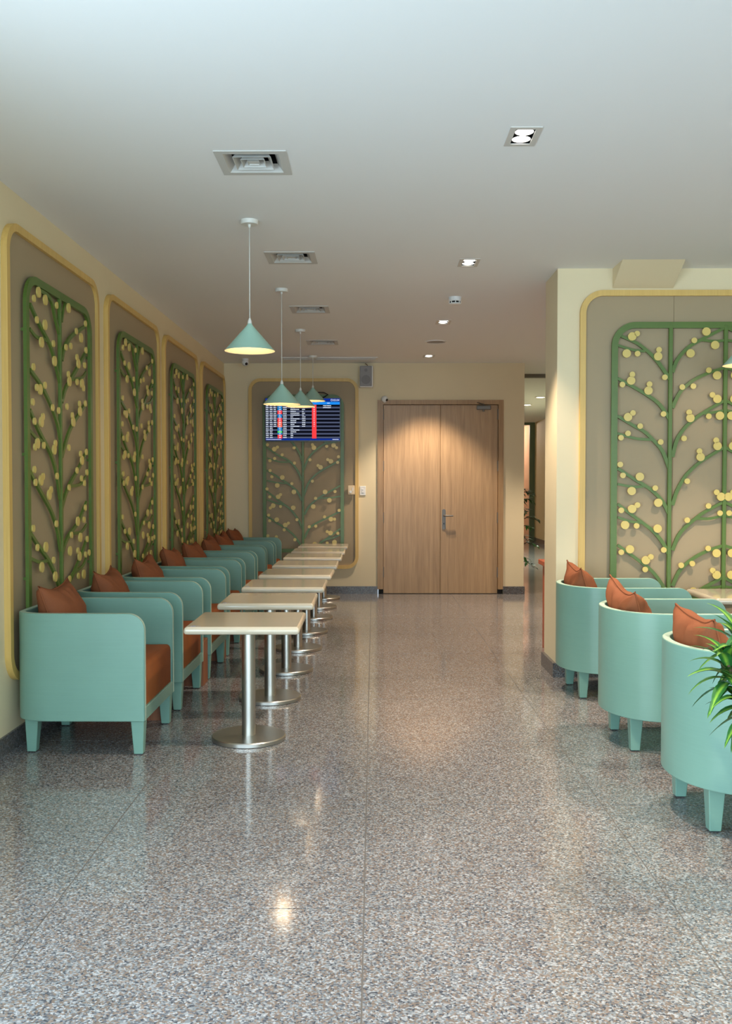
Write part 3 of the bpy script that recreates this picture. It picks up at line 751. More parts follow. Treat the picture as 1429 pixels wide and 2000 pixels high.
def pillow_mesh(seed, W=0.44, Hh=0.42, T=0.098, sag=0.03, peak=0.0):
    rnd = random.Random(seed); n = 26
    off = Vector((rnd.random() * 20, rnd.random() * 20, rnd.random() * 20))
    bm = bmesh.new(); G = {}
    def pos(u, v, side):
        pin = 0.07
        yy_ = W / 2 * u * (1 - pin * (1 - v * v)); zz = Hh / 2 * v * (1 - pin * (1 - u * u))
        if v > 0: zz -= sag * (1 - u * u) * v
        zz += peak * u * max(0, v) * 0.5
        b = max(0, (1 - u * u) * (1 - v * v)) ** 0.42
        # creases running in from the corners
        an = math.atan2(v, u)
        cr = 0.026 * noise.noise(Vector((an * 4.2, (u * u + v * v) * 0.7, side * 3.0)) + off) * min(1, (u * u + v * v) * 1.2)
        lump = 0.012 * noise.noise(Vector((u * 1.7, v * 1.7, side)) + off)
        x = side * (T * b + (cr + lump) * min(1, b * 2.2))
        zz += 0.006 * noise.noise(Vector((u * 2, v * 2, 5)) + off)
        return (x, yy_, zz)
    for side in (1, -1):
        for i in range(n + 1):
            for j in range(n + 1):
                u, v = -1 + 2 * i / n, -1 + 2 * j / n
                edge = i in (0, n) or j in (0, n)
                key = (i, j, 0 if edge else side)
                if key not in G: G[key] = bm.verts.new(pos(u, v, side) if not edge else (0.0,) + pos(u, v, side)[1:])
        g = lambda i, j: G[(i, j, 0 if (i in (0, n) or j in (0, n)) else side)]
        for i in range(n):
            for j in range(n):
                f = bm.faces.new((g(i, j), g(i + 1, j), g(i + 1, j + 1), g(i, j + 1))); f.smooth = True
    bmesh.ops.recalc_face_normals(bm, faces=bm.faces[:])
    seam = [G[(i, n, 0)].co.copy() for i in range(n + 1)] + [G[(n, j, 0)].co.copy() for j in range(n - 1, -1, -1)] + \
           [G[(i, 0, 0)].co.copy() for i in range(n - 1, -1, -1)] + [G[(0, j, 0)].co.copy() for j in range(1, n)]
    body = bpy.data.meshes.new('cover'); bm.to_mesh(body); bm.free(); body.materials.append(M_RUSTP)
    bm = bmesh.new(); tube(bm, seam, 0.0045, 6, closed=True)
    pip = bpy.data.meshes.new('piping'); bm.to_mesh(pip); bm.free(); pip.materials.append(M_RUSTP)
    return body, pip
PILLOWS = [pillow_mesh(s, sag=0.022 + 0.01 * (s % 3), peak=0.02 * ((s % 3) - 0.6)) for s in range(4)]
def pillow(loc, rz, tilt, roll, k, label, group):
    t = tag(empty('throw_pillow', loc, rz), label, 'pillow', group)
    t.rotation_euler = (roll, tilt, rz)
    for nm, me in zip(('cover', 'piping'), PILLOWS[k % 4]): inst(nm, me, t)
    return t

ORD = ['first', 'second', 'third', 'fourth', 'fifth', 'sixth', 'seventh', 'last']
LEFT_Y = [4.705 + d for d in (0, 0.94, 1.86, 2.77, 3.67, 4.56, 5.43, 6.28)]     # near side of each chair
rnd = random.Random(3)
for i, y0 in enumerate(LEFT_Y):
    jx = 0 if i < 2 else rnd.uniform(-0.004, 0.012)
    xb = -1.803 + jx
    armchair((xb, y0 + LEFT_W / 2, 0), 0, LM, LEFT_D, LEFT_W, 0.045, 0.055,
             ('mint green armchair with rust seat nearest the camera in the left row' if i == 0 else
              'mint green armchair farthest away in the left row, by the back wall' if i == 7 else
              f'mint green armchair, {ORD[i]} from the camera in the left row'), 'mint armchairs along the left wall')
    pillow((xb + 0.16, y0 + 0.355 + rnd.uniform(-0.02, 0.02), 0.634 + rnd.uniform(-0.008, 0.008)), rnd.uniform(-0.06, 0.06), R(-17) + rnd.uniform(-0.05, 0.05), rnd.uniform(-0.05, 0.05) + (0.02 if i == 0 else 0), i,
           ('rust pillow on the nearest armchair of the left row' if i == 0 else 'rust pillow on the farthest armchair of the left row' if i == 7 else
            f'rust pillow on the {ORD[i]} armchair from the camera in the left row'), 'rust pillows in the left row')
rl = ['mint green armchair on the right beside the wall corner, farthest of three', 'mint green armchair in the middle of the three on the right',
      'mint green armchair on the right nearest the camera, behind the striped plant']
pl = ['rust pillow on the farthest right-hand armchair', 'rust pillow on the middle right-hand armchair', 'rust pillow on the nearest right-hand armchair, partly behind the plant']
for i, y0 in enumerate((5.905, 4.705, 3.575)):
    armchair((1.205, y0 + RIGHT_W / 2, 0), 0, RM, RIGHT_D, RIGHT_W, 0.095, 0.095, rl[i], 'mint armchairs on the right')
    pillow((1.205 + 0.168, y0 + RIGHT_W / 2 + 0.0, 0.634), rnd.uniform(-0.05, 0.05), R(-17), rnd.uniform(-0.06, 0.06), i + 1, pl[i], 'rust pillows on the right')

# ------------------------------------------------------------------ tables
bm = bmesh.new()
po = rounded_rect(-0.29, 0.29, -0.29, 0.29, 0.012, 4)
n = len(po); prev = None
for ins, z in ((0.014, 0.600), (0.004, 0.604), (0.0, 0.612), (0.0, 0.624), (0.004, 0.634), (0.012, 0.640)):
    ring = [bm.verts.new((x * (1 - ins / 0.29), y * (1 - ins / 0.29), z)) for x, y in po]
    if prev is None: bm.faces.new(ring[::-1])
    else:
        for k in range(n):
            bm.faces.new((prev[k], prev[(k + 1) % n], ring[(k + 1) % n], ring[k])).smooth = True
    prev = ring
bm.faces.new(prev)
TABLE = {}
sharpen(bm); me = bpy.data.meshes.new('table_top'); bm.normal_update(); bm.to_mesh(me); bm.free(); me.materials.append(M_TOP); TABLE['table_top'] = me
bm = bmesh.new(); lathe(bm, [(0.036, 0.024), (0.036, 0.594)], 28)
sharpen(bm); me = bpy.data.meshes.new('column'); bm.to_mesh(me); bm.free(); me.materials.append(M_STEEL); TABLE['column'] = me
bm = bmesh.new(); lathe(bm, [(0.190, 0.0), (0.196, 0.003), (0.196, 0.020), (0.192, 0.025)], 48)
sharpen(bm); me = bpy.data.meshes.new('base'); bm.to_mesh(me); bm.free(); me.materials.append(M_STEEL); TABLE['base'] = me
bm = bmesh.new(); box(bm, -0.12, 0.12, -0.02, 0.02, 0.592, 0.601); box(bm, -0.02, 0.02, -0.12, 0.12, 0.592, 0.601)
me = bpy.data.meshes.new('spider'); bm.to_mesh(me); bm.free(); me.materials.append(M_BLACK); TABLE['mounting_cross'] = me
bm = bmesh.new()
rq = random.Random(8)
for k in range(9):
    a, b = -0.262 + rq.random() * 0.05, -0.272 + rq.random() * 0.035
    box(bm, a, a + rq.uniform(0.006, 0.018), b, b + rq.uniform(0.003, 0.008), 0.6396, 0.6404)
me = bpy.data.meshes.new('corner_print'); bm.to_mesh(me); bm.free(); me.materials.append(plain('faded_blue_print', srgb(128, 134, 158), 0.4)); PRINT = me
def table(loc, rz, label, group=None, mark=True):
    t = tag(empty('pedestal_table', loc, rz), label, 'table', group)
    for nm, me in TABLE.items(): inst(nm, me, t)
    if mark: inst('corner_print', PRINT, t)['kind'] = 'stuff'
TABLES = [(-0.664, 5.035), (-0.653, 5.985), (-0.634, 6.90), (-0.622, 7.81), (-0.614, 8.71), (-0.606, 9.64), (-0.600, 10.47), (-0.592, 11.32)]
for i, (x, y) in enumerate(TABLES):
    table((x, y, 0), rnd.uniform(-0.012, 0.012), ('square cream pedestal table nearest the camera in the left row' if i == 0 else
          'square cream pedestal table farthest away in the left row' if i == 7 else f'square cream pedestal table, {ORD[i]} from the camera in the left row'), 'pedestal tables of the left row')
table((2.44, 6.265, 0), 0, 'square cream table on the right, cut by the picture edge', 'pedestal tables of the right side', False)

# wooden boxes standing between the left-hand chairs
for i, xf in enumerate((-1.205, -1.145, -1.16, -1.15)):
    y0 = LEFT_Y[i] + LEFT_W + 0.02; y1 = LEFT_Y[i + 1] - 0.02
    t = tag(empty('wooden_box', (0, 0, 0)), f'low red-brown wooden box on floor between {ORD[i]} and {ORD[i+1]} left-row armchairs', 'box', 'wooden boxes between the left armchairs')
    z = 0.30
    bx('side_board', -1.70, xf - 0.016, y0, y0 + 0.015, 0.0, z - 0.016, M_CRATE, t)
    bx('side_board', -1.70, xf - 0.016, y1 - 0.015, y1, 0.0, z - 0.016, M_CRATE, t)
    bx('front_board', xf - 0.016, xf, y0, y1, 0.0, z - 0.016, M_CRATE, t)
    bx('back_board', -1.716, -1.70, y0, y1, 0.0, z - 0.016, M_CRATE, t)
    bx('lid', -1.716, xf, y0, y1, z - 0.016, z, M_CRATE, t, 0.002, 1)

# ------------------------------------------------------------------ ceiling fittings
def ring_louver(h0, z0, h1, z1, th=0.003):
    bm = bmesh.new()
    def sq(h, z): return [bm.verts.new(p) for p in ((-h, -h, z), (h, -h, z), (h, h, z), (-h, h, z))]
    A = [sq(h0, z0), sq(h1, z1), sq(h1 - th, z1), sq(h0 - th, z0)]
    for a, b in zip(A, A[1:] + A[:1]):
        for k in range(4): bm.faces.new((a[k], a[(k + 1) % 4], b[(k + 1) % 4], b[k]))
    bmesh.ops.recalc_face_normals(bm, faces=bm.faces[:])
    return bm
VM = {}
bm = bmesh.new()
def sqring(bm, ho, hi, z0, z1):
    for (a, b, c, d) in ((-ho, ho, -ho, -hi), (-ho, ho, hi, ho), (-ho, -hi, -hi, hi), (hi, ho, -hi, hi)): box(bm, a, b, c, d, z0, z1)
sqring(bm, 0.165, 0.131, -0.004, 0.0)
bmesh.ops.remove_doubles(bm, verts=bm.verts[:], dist=1e-5)
me = bpy.data.meshes.new('frame'); bm.to_mesh(me); bm.free(); me.materials.append(M_VENT); VM['frame'] = me
LOU = []
for h0, h1 in ((0.131, 0.104), (0.089, 0.067), (0.056, 0.038)):
    bm = ring_louver(h0, -0.004, h1, 0.030)
    me = bpy.data.meshes.new('louver'); bm.to_mesh(me); bm.free(); me.materials.append(M_VENT); LOU.append(me)
bm = ring_louver(0.028, -0.002, 0.018, 0.016); box(bm, -0.024, 0.024, -0.024, 0.024, 0.002, 0.005)
me = bpy.data.meshes.new('centre_plate'); bm.to_mesh(me); bm.free(); me.materials.append(M_VENT); VM['centre_plate'] = me
bm = bmesh.new(); h = VH
v = [bm.verts.new(p) for p in ((-h, -h, 0.001), (h, -h, 0.001), (h, h, 0.001), (-h, h, 0.001), (-h, -h, 0.16), (h, -h, 0.16), (h, h, 0.16), (-h, h, 0.16))]
for f in ((4, 5, 6, 7), (0, 1, 5, 4), (1, 2, 6, 5), (2, 3, 7, 6), (3, 0, 4, 7)): bm.faces.new([v[k] for k in f])
me = bpy.data.meshes.new('plenum'); bm.to_mesh(me); bm.free(); me.materials.append(plain('plenum_grey', srgb(60, 60, 58), 0.8)); VM['plenum'] = me
for i, (x, y) in enumerate(VENTS):
    t = tag(empty('air_vent', (x, y, CZ)), f'square white four-way ceiling air vent, {("nearest the camera", "second from the camera", "third from the camera", "farthest, near the slot grille")[i]}', 'air vent', 'ceiling air vents')
    for nm, me in VM.items(): inst(nm, me, t)
    for me in LOU: inst('louver', me, t)

DL = {}
bm = bmesh.new()
ho = (0.068, 0.112); hi = (LHX - 0.002, LHY - 0.002)
for (a, b, c, d) in ((-ho[0], ho[0], -ho[1], -hi[1]), (-ho[0], ho[0], hi[1], ho[1]), (-ho[0], -hi[0], -hi[1], hi[1]), (hi[0], ho[0], -hi[1], hi[1])): box(bm, a, b, c, d, -0.003, 0.0)
me = bpy.data.meshes.new('trim_ring'); bm.to_mesh(me); bm.free(); me.materials.append(plain('downlight_trim', srgb(200, 198, 192), 0.4)); DL['trim_ring'] = me
bm = bmesh.new()
v = [bm.verts.new(p) for p in ((-LHX, -LHY, 0.0), (LHX, -LHY, 0.0), (LHX, LHY, 0.0), (-LHX, LHY, 0.0), (-LHX, -LHY, 0.07), (LHX, -LHY, 0.07), (LHX, LHY, 0.07), (-LHX, LHY, 0.07))]
for f in ((4, 5, 6, 7), (0, 1, 5, 4), (1, 2, 6, 5), (2, 3, 7, 6), (3, 0, 4, 7)): bm.faces.new([v[k] for k in f])
me = bpy.data.meshes.new('housing'); bm.to_mesh(me); bm.free(); me.materials.append(M_BLACK); DL['housing'] = me
bm = bmesh.new(); lathe(bm, [(0.040, 0.0), (0.037, 0.012)], 24)
LENS = bpy.data.meshes.new('lens'); bm.to_mesh(LENS); bm.free(); LENS.materials.append(M_LENS)
bm = bmesh.new(); lathe(bm, [(0.0425, -0.001), (0.0425, 0.03), (0.040, 0.03), (0.040, -0.001)], 24, cap=False)
BEZ = bpy.data.meshes.new('reflector'); bm.to_mesh(BEZ); bm.free(); BEZ.materials.append(M_STEEL)
for i, (x, y) in enumerate(LIGHTS):
    nm = ('twin recessed ceiling spotlight behind the camera', 'twin recessed ceiling spotlight just above the camera', 'twin recessed ceiling spotlight, largest and nearest in view', 'twin recessed ceiling spotlight, second in view, before the smoke detector',
          'twin recessed ceiling spotlight between smoke detector and round speaker', 'twin recessed ceiling spotlight in front of the double door',
          'added unseen twin ceiling spotlight lighting the right-hand seats, over the nearest armchair', 'twin recessed ceiling spotlight out of view before the right-hand panel', 'added unseen twin ceiling spotlight over the desk, lighting the back', 'added unseen twin ceiling spotlight at the corridor start, for bounce light')[i]
    t = tag(empty('recessed_spotlight', (x, y, CZ)), nm, 'ceiling light', 'twin recessed ceiling spotlights')
    for k, me in DL.items(): inst(k, me, t)
    for s in (-1, 1):
        ln = inst('lens', LENS, t, (0, s * 0.043, 0.006)); inst('reflector', BEZ, t, (0, s * 0.043, 0.004))
        spot('spot', (0, s * 0.043, -0.004), DOWN_W, DOWN_COL, 90, 0.5, 0.022, t)

# small round downlights of the corridor
for i, (x, y) in enumerate(((2.846, 16.31), (2.868, 17.86), (2.86, 14.6), (2.87, 20.2))):
    if i > 1: continue
    t = tag(empty('round_downlight', (x, y, CZ)), ('small round corridor downlight, nearer of two' if i == 0 else 'small round corridor downlight, farther of two, beside the wall edge'), 'ceiling light', 'corridor downlights')
    bm = bmesh.new(); lathe(bm, [(0.10, 0.0), (0.095, -0.012), (0.075, -0.014), (0.072, -0.004)], 28, cap=False); mesh_obj('rim', bm, M_WMETAL, t)
    bm = bmesh.new(); lathe(bm, [(0.073, -0.009), (0.073, -0.002)], 28); mesh_obj('lens', bm, M_LENS, t)
    spot('spot', (0, 0, -0.02), 380, (0.92, 1.0, 0.84), 130, 0.5, 0.05, t)

# smoke detector
t = tag(empty('smoke_detector', (0.655, 7.70, CZ)), 'white smoke detector on the ceiling between two spotlights', 'smoke detector')
bm = bmesh.new(); lathe(bm, [(0.052, 0.0), (0.052, -0.030), (0.047, -0.034)], 28); mesh_obj('base', bm, M_WHITE, t)
bm = bmesh.new(); lathe(bm, [(0.042, -0.034), (0.042, -0.048)], 28); mesh_obj('sensor_grille', bm, M_DARK, t)
bm = bmesh.new(); lathe(bm, [(0.046, -0.048), (0.046, -0.054), (0.03, -0.060)], 28)
for k in range(8):
    a = 2 * math.pi * k / 8; tube(bm, [(0.044 * math.cos(a), 0.044 * math.sin(a), -0.032), (0.044 * math.cos(a), 0.044 * math.sin(a), -0.050)], 0.004, 5)
mesh_obj('cap', bm, M_WHITE, t)

# flush round ceiling speaker
t = tag(empty('ceiling_speaker', (0.655, 10.05, CZ)), 'flush round ceiling speaker near the last spotlight', 'speaker')
bm = bmesh.new(); lathe(bm, [(0.112, 0.0), (0.108, -0.008), (0.098, -0.009), (0.096, -0.002)], 36, cap=False); mesh_obj('rim', bm, M_WHITE, t)
bm = bmesh.new(); lathe(bm, [(0.098, 0.0), (0.098, -0.006)], 36); mesh_obj('grille', bm, M_GREY, t)

# linear slot grille at the back
t = tag(empty('slot_grille', (-0.52, 11.36, CZ)), 'long narrow slot grille across the ceiling above the screen', 'air vent')
bm = bmesh.new()
for (a, b, c, d) in ((-0.57, 0.57, -0.10, -0.078), (-0.57, 0.57, 0.078, 0.10), (-0.57, -0.548, -0.078, 0.078), (0.548, 0.57, -0.078, 0.078)): box(bm, a, b, c, d, -0.008, 0)
mesh_obj('frame', bm, M_WMETAL, t)
bx('backing', -0.55, 0.55, -0.08, 0.08, -0.002, 0.0, MATS['plenum_grey'], t)
for k in range(6):
    yk = -0.065 + 0.026 * k
    bx('slat', -0.548, 0.548, yk - 0.004, yk + 0.004, -0.008, -0.001, M_WMETAL, t)

# pendant lamps
def shade_mesh():
    bm = bmesh.new()
    lathe(bm, [(0.145, -0.150), (0.014, 0.0), (0.0135, 0.006)], 48, cap=False)
    f0 = len(bm.faces)
    lathe(bm, [(0.1425, -0.1495), (0.0125, -0.003)], 48, mi=1, cap=False)
    lathe(bm, [(0.145, -0.150), (0.1425, -0.1495)], 48, cap=False)
    me = bpy.data.meshes.new('shade'); bm.normal_update(); bm.to_mesh(me); bm.free()
    me.materials.append(M_LAMP); me.materials.append(M_LAMPIN)
    return me
SH = shade_mesh()
RIMS = [2.118, 1.975, 2.115, 2.335, 2.118]
PEND = [(-0.707, 5.468), (-0.707, 7.367), (-0.709, 9.284), (-0.707, 11.16), (2.385, 6.14)]
pn = ['mint cone pendant lamp nearest the camera, in the left row', 'mint cone pendant lamp, second in the left row, before the screen', 'mint cone pendant lamp, third in the left row', 'mint cone pendant lamp, farthest in the left row, by the back wall', 'mint cone pendant lamp at the right picture edge']
for i, (x, y) in enumerate(PEND):
    t = tag(empty('pendant_lamp', (x, y, CZ)), pn[i], 'pendant lamp', 'mint cone pendant lamps')
    bm = bmesh.new(); lathe(bm, [(0.050, 0.0), (0.050, -0.020), (0.047, -0.024)], 32); cp = mesh_obj('canopy', bm, M_WMETAL, t)
    bm = bmesh.new(); lathe(bm, [(0.009, -0.024), (0.008, -0.036), (0.003, -0.042)], 12); mesh_obj('canopy_grip', bm, M_WMETAL, cp)
    top = RIMS[i] + 0.15 - CZ
    bm = bmesh.new(); lathe(bm, [(0.0028, -0.036), (0.0028, top + 0.02)], 8); mesh_obj('cord', bm, M_WMETAL, t)
    bm = bmesh.new(); lathe(bm, [(0.013, top - 0.002), (0.012, top + 0.018), (0.006, top + 0.034), (0.003, top + 0.038)], 14); mesh_obj('cord_grip', bm, M_WMETAL, t)
    inst('shade', SH, t, (0, 0, top))
    bm = bmesh.new(); lathe(bm, [(0.004, -0.098), (0.020, -0.090), (0.026, -0.074), (0.022, -0.058), (0.013, -0.045), (0.011, -0.004)], 16, (0, 0, top)); mesh_obj('bulb', bm, M_BULB, t)
    point('lamp_light', (0, 0, top - 0.125), PENDANT_W, PENDANT_COL, 0.05, t)

# dome cameras
def dome_camera(loc, ang, tilt, label, ceil):
    t = tag(empty('security_camera', loc), label, 'security camera')
    bm = bmesh.new()
    if ceil: lathe(bm, [(0.040, 0.0), (0.040, -0.018), (0.034, -0.022)], 24); c = Vector((0, 0, -0.045))
    else:
        tube(bm, [(0, 0.0, 0), (0, -0.022, 0)], 0.036, 24); c = Vector((0, -0.05, 0))
    mesh_obj('mount', bm, M_WHITE, t)
    bm = bmesh.new(); bmesh.ops.create_uvsphere(bm, u_segments=24, v_segments=14, radius=0.042)
    for v in bm.verts: v.co += c
    o = mesh_obj('ball', bm, M_WHITE, t, smooth=True)
    d = Vector((math.sin(ang) * math.cos(tilt), -math.cos(ang) * math.cos(tilt), math.sin(tilt)))
    bm = bmesh.new(); tube(bm, [c + d * 0.030, c + d * 0.0425], [0.020, 0.016], 20); mesh_obj('lens', bm, M_BLACK, o)
dome_camera((-1.53, 11.40, CZ), 0.55, -0.5, 'white ball security camera on ceiling in the far left corner', True)
dome_camera((0.138, WB, 2.412), 0.8, -0.35, 'white ball security camera on wall at the door frame corner', False)

# wall loudspeaker
t = tag(empty('wall_speaker', (-0.092, WB, 2.55)), 'grey-white wall loudspeaker above the right edge of the back panel', 'speaker')
sp = bx('cabinet', -0.078, 0.086, -0.15, -0.02, 0.0, 0.262, M_WHITE, t, 0.012)
bx('grille', -0.072, 0.072, -0.160, -0.149, 0.012, 0.256, M_GREY, t, 0.008)
bm = bmesh.new()
tube(bm, [(0.0, -0.162, 0.09), (0.0, -0.159, 0.09)], 0.055, 28); mesh_obj('woofer', bm, plain('woofer_grey', srgb(128, 126, 126), 0.6), t)
bm = bmesh.new(); tube(bm, [(0.0, -0.162, 0.205), (0.0, -0.159, 0.205)], 0.02, 20); mesh_obj('tweeter', bm, MATS['woofer_grey'], t)
bx('bracket', -0.015, 0.015, -0.03, 0.0, 0.08, 0.18, M_GREY, t)
bm = bmesh.new(); tube(bm, [(0.03, -0.03, 0.262), (0.015, -0.02, 0.285), (-0.01, -0.008, 0.305)], 0.005, 6); mesh_obj('cable', bm, plain('brown_cable', srgb(120, 84, 60), 0.6), t)

# switches
t = tag(empty('thermostat', (-0.272, WB - 0.032, 1.293)), 'cream thermostat box on the back panel frame', 'thermostat')
bx('housing', -0.042, 0.042, -0.03, 0.0, -0.056, 0.056, plain('ivory_plastic', srgb(224, 200, 162), 0.4), t, 0.004)
bm = bmesh.new(); tube(bm, [(-0.008, -0.03, -0.022), (-0.008, -0.042, -0.022)], 0.016, 18); mesh_obj('dial', bm, M_WHITE, t)
bx('lever', 0.012, 0.022, -0.036, -0.029, -0.01, 0.03, M_WHITE, t)
t = tag(empty('wall_switch', (-0.133, WB, 1.284)), 'white rocker switch on back wall between panel and door', 'switch')
bx('plate', -0.037, 0.037, -0.012, 0.0, -0.058, 0.058, M_WHITE, t, 0.004)
bx('rocker', -0.017, 0.017, -0.017, -0.011, -0.028, 0.026, M_WHITE, t, 0.003)
bx('indicator', -0.004, 0.004, -0.0185, -0.016, 0.004, 0.012, MATS['woofer_grey'], t)

# ------------------------------------------------------------------ flight information screen
tv = tag(empty('wall_screen', (-0.868, WB - 0.095, 1.888)), 'flat wall screen with a blue and red flight table in front of the back panel', 'screen')
tv.rotation_euler = (R(2.0), 0, 0)
SW, SHH = 0.928, 0.536
bx('case', -SW / 2, SW / 2, 0.0, 0.035, 0.0, SHH, M_BLACK, tv, 0.004)
bm = bmesh.new()
for (a, b, c, d) in ((-SW / 2, SW / 2, 0, 0.016), (-SW / 2, SW / 2, SHH - 0.009, SHH), (-SW / 2, -SW / 2 + 0.009, 0.016, SHH - 0.009), (SW / 2 - 0.009, SW / 2, 0.016, SHH - 0.009)): box(bm, a, b, -0.006, 0.001, c, d)
mesh_obj('bezel', bm, M_BLACK, tv)
bx('mount_bracket', -0.2, 0.2, 0.035, 0.058, 0.15, 0.40, M_BLACK, tv)
E_DARK = emit('screen_dark', srgb(14, 16, 26), 1.0); E_STRIPE = emit('screen_stripe', srgb(78, 86, 112), 1.0)
E_NAVY = emit('screen_navy', srgb(16, 46, 140), 1.1); E_BLUE = emit('screen_blue', srgb(30, 132, 226), 1.2)
E_RED = emit('screen_red', srgb(236, 62, 66), 1.2); E_ORNG = emit('screen_orange', srgb(240, 104, 84), 1.2); E_CYAN = emit('screen_cyan', srgb(26, 122, 190), 1.1)
E_GRN = emit('screen_green', srgb(70, 206, 88), 1.2); E_TXT = emit('screen_text', srgb(214, 222, 236), 1.2)
sx0, sx1, sz0, sz1 = -SW / 2 + 0.009, SW / 2 - 0.009, 0.016, SHH - 0.009
sm = [E_DARK, E_STRIPE, E_NAVY, E_BLUE, E_RED, E_ORNG, E_CYAN, E_GRN, E_TXT]
bm = bmesh.new()
def quad(x0, x1, z0, z1, mi, y):
    f = bm.faces.new([bm.verts.new(p) for p in ((x0, y, z0), (x1, y, z0), (x1, y, z1), (x0, y, z1))]); f.material_index = mi
W_, H_ = sx1 - sx0, sz1 - sz0
U = lambda f: sx0 + f * W_
V_ = lambda f: sz1 - f * H_
quad(sx0, sx1, sz0, sz1, 0, -0.0015)
scr = mesh_obj('screen', bm, sm, tv)
bm = bmesh.new()
quad(U(0), U(1), V_(0.075), V_(0), 2, -0.0025)
quad(U(0), U(1), V_(0.145), V_(0.08), 3, -0.0025)
NR = 18; zt0, zt1 = 0.15, 0.955
rh = (zt1 - zt0) / NR
for k in range(NR):
    if k % 2: quad(U(0), U(1), V_(zt0 + rh * (k + 0.92)), V_(zt0 + rh * (k + 0.08)), 1, -0.0025)
quad(U(0), U(1), V_(1), V_(0.957), 2, -0.0025)
quad(U(0.625), U(0.685), V_(0.955), V_(0.15), 4, -0.0035)
cols_ = [3, 6, 6, 4, 4, 6, 6, 4, 4, 5, 5, 5, 6, 6, 7, 6, 4, 4]
for k, c in enumerate(cols_): quad(U(0.160), U(0.222), V_(zt0 + rh * (k + 0.97)), V_(zt0 + rh * (k + 0.03)), {3: 6, 6: 6}.get(c, c), -0.0035)
mesh_obj('table_bands', bm, sm, scr)['kind'] = 'stuff'
bm = bmesh.new(); rr = random.Random(5)
def dash(u0, u1, k):
    zc = zt0 + rh * (k + 0.5); u = u0
    while u < u1 - 0.004:
        w = rr.uniform(0.006, 0.014); quad(U(u), U(min(u + w, u1)), V_(zc + rh * rr.uniform(0.18, 0.26)), V_(zc - rh * rr.uniform(0.18, 0.26)), 8, -0.0045); u += w + 0.0025
for k in range(NR):
    dash(0.004, 0.040, k); dash(0.056, 0.095, k)
    if k < 12: dash(0.108, 0.145, k)
    dash(0.18, 0.205, k); dash(0.236, 0.284, k)
    dash(0.336, 0.336 + rr.choice((0.035, 0.055, 0.075, 0.12)), k)
    if k < 12: dash(0.492, 0.492 + rr.choice((0.025, 0.045)), k); dash(0.650, 0.660, k)
for k in (0, 1): dash(0.775, 0.885, k)
quad(U(0.83), U(0.865), V_(0.118), V_(0.104), 8, -0.0045)
quad(U(0.90), U(0.985), V_(0.985), V_(0.972), 8, -0.0045)
quad(U(0.005), U(0.21), V_(0.985), V_(0.974), 8, -0.0045)
# clock symbol
for q in range(20):
    a0, a1 = 2 * math.pi * q / 20, 2 * math.pi * (q + 1) / 20
    c0, c1, rr0, rr1 = U(0.892), V_(0.038), 0.0105, 0.0135
    bm.faces.new([bm.verts.new((c0 + r * math.cos(a), -0.0045, c1 + r * math.sin(a))) for r, a in ((rr0, a0), (rr1, a0), (rr1, a1), (rr0, a1))]).material_index = 8
quad(U(0.892) - 0.001, U(0.892) + 0.001, V_(0.038), V_(0.038) + 0.008, 8, -0.0045)
quad(U(0.892), U(0.892) + 0.006, V_(0.038) - 0.001, V_(0.038) + 0.001, 8, -0.0045)
mesh_obj('table_text', bm, sm, scr)['kind'] = 'stuff'
fc = bpy.data.curves.new('clock_text', 'FONT'); fc.body = '03:04'; fc.size = 0.034; fc.align_x = 'LEFT'
fo = bpy.data.objects.new('clock_text', fc); col.objects.link(fo)
bpy.context.view_layer.update()
dm = bpy.data.meshes.new_from_object(fo.evaluated_get(bpy.context.evaluated_depsgraph_get()))
bpy.data.objects.remove(fo, do_unlink=True)
dm.materials.clear(); dm.materials.append(E_TXT)
ck = inst('clock_text', dm, scr, (U(0.912), -0.0046, V_(0.062)), (R(90), 0, 0))
bm = bmesh.new()
tube(bm, [(0.15, 0.03, 0.50), (0.12, 0.02, 0.56), (0.16, 0.0, 0.60), (0.26, -0.01, 0.60), (0.31, 0.0, 0.575), (0.27, 0.02, 0.55), (0.2, 0.03, 0.52)], 0.007, 8)
tube(bm, [(0.19, 0.03, 0.50), (0.2, 0.01, 0.57), (0.14, 0.01, 0.615), (0.06, 0.02, 0.60), (0.03, 0.03, 0.52)], 0.008, 8)
mesh_obj('cable_bundle', bm, M_BLACK, tv)

# ------------------------------------------------------------------ desk behind the right wall
t = tag(empty('desk', (1.377, 7.36, 0)), 'orange-brown wooden desk end showing behind the right wall corner', 'desk')
bx('desk_top', 0.0, 2.0, 0.0, 0.60, 0.695, 0.735, M_DESK, t, 0.004, 1)
bx('side_panel', 0.035, 0.065, 0.02, 0.58, 0.0, 0.695, M_DESK, t)
bx('side_panel', 1.93, 1.96, 0.02, 0.58, 0.0, 0.695, M_DESK, t)
bx('front_panel', 0.065, 1.93, 0.54, 0.56, 0.05, 0.695, M_DESK, t)
t = tag(empty('card_holder', (1.43, 7.66, 0.735)), 'small black holder on the desk edge', 'holder')
bx('back_plate', 0.0, 0.09, 0.02, 0.026, 0.0, 0.07, M_BLACK, t)
bx('foot', 0.0, 0.09, -0.03, 0.026, 0.0, 0.006, M_BLACK, t)

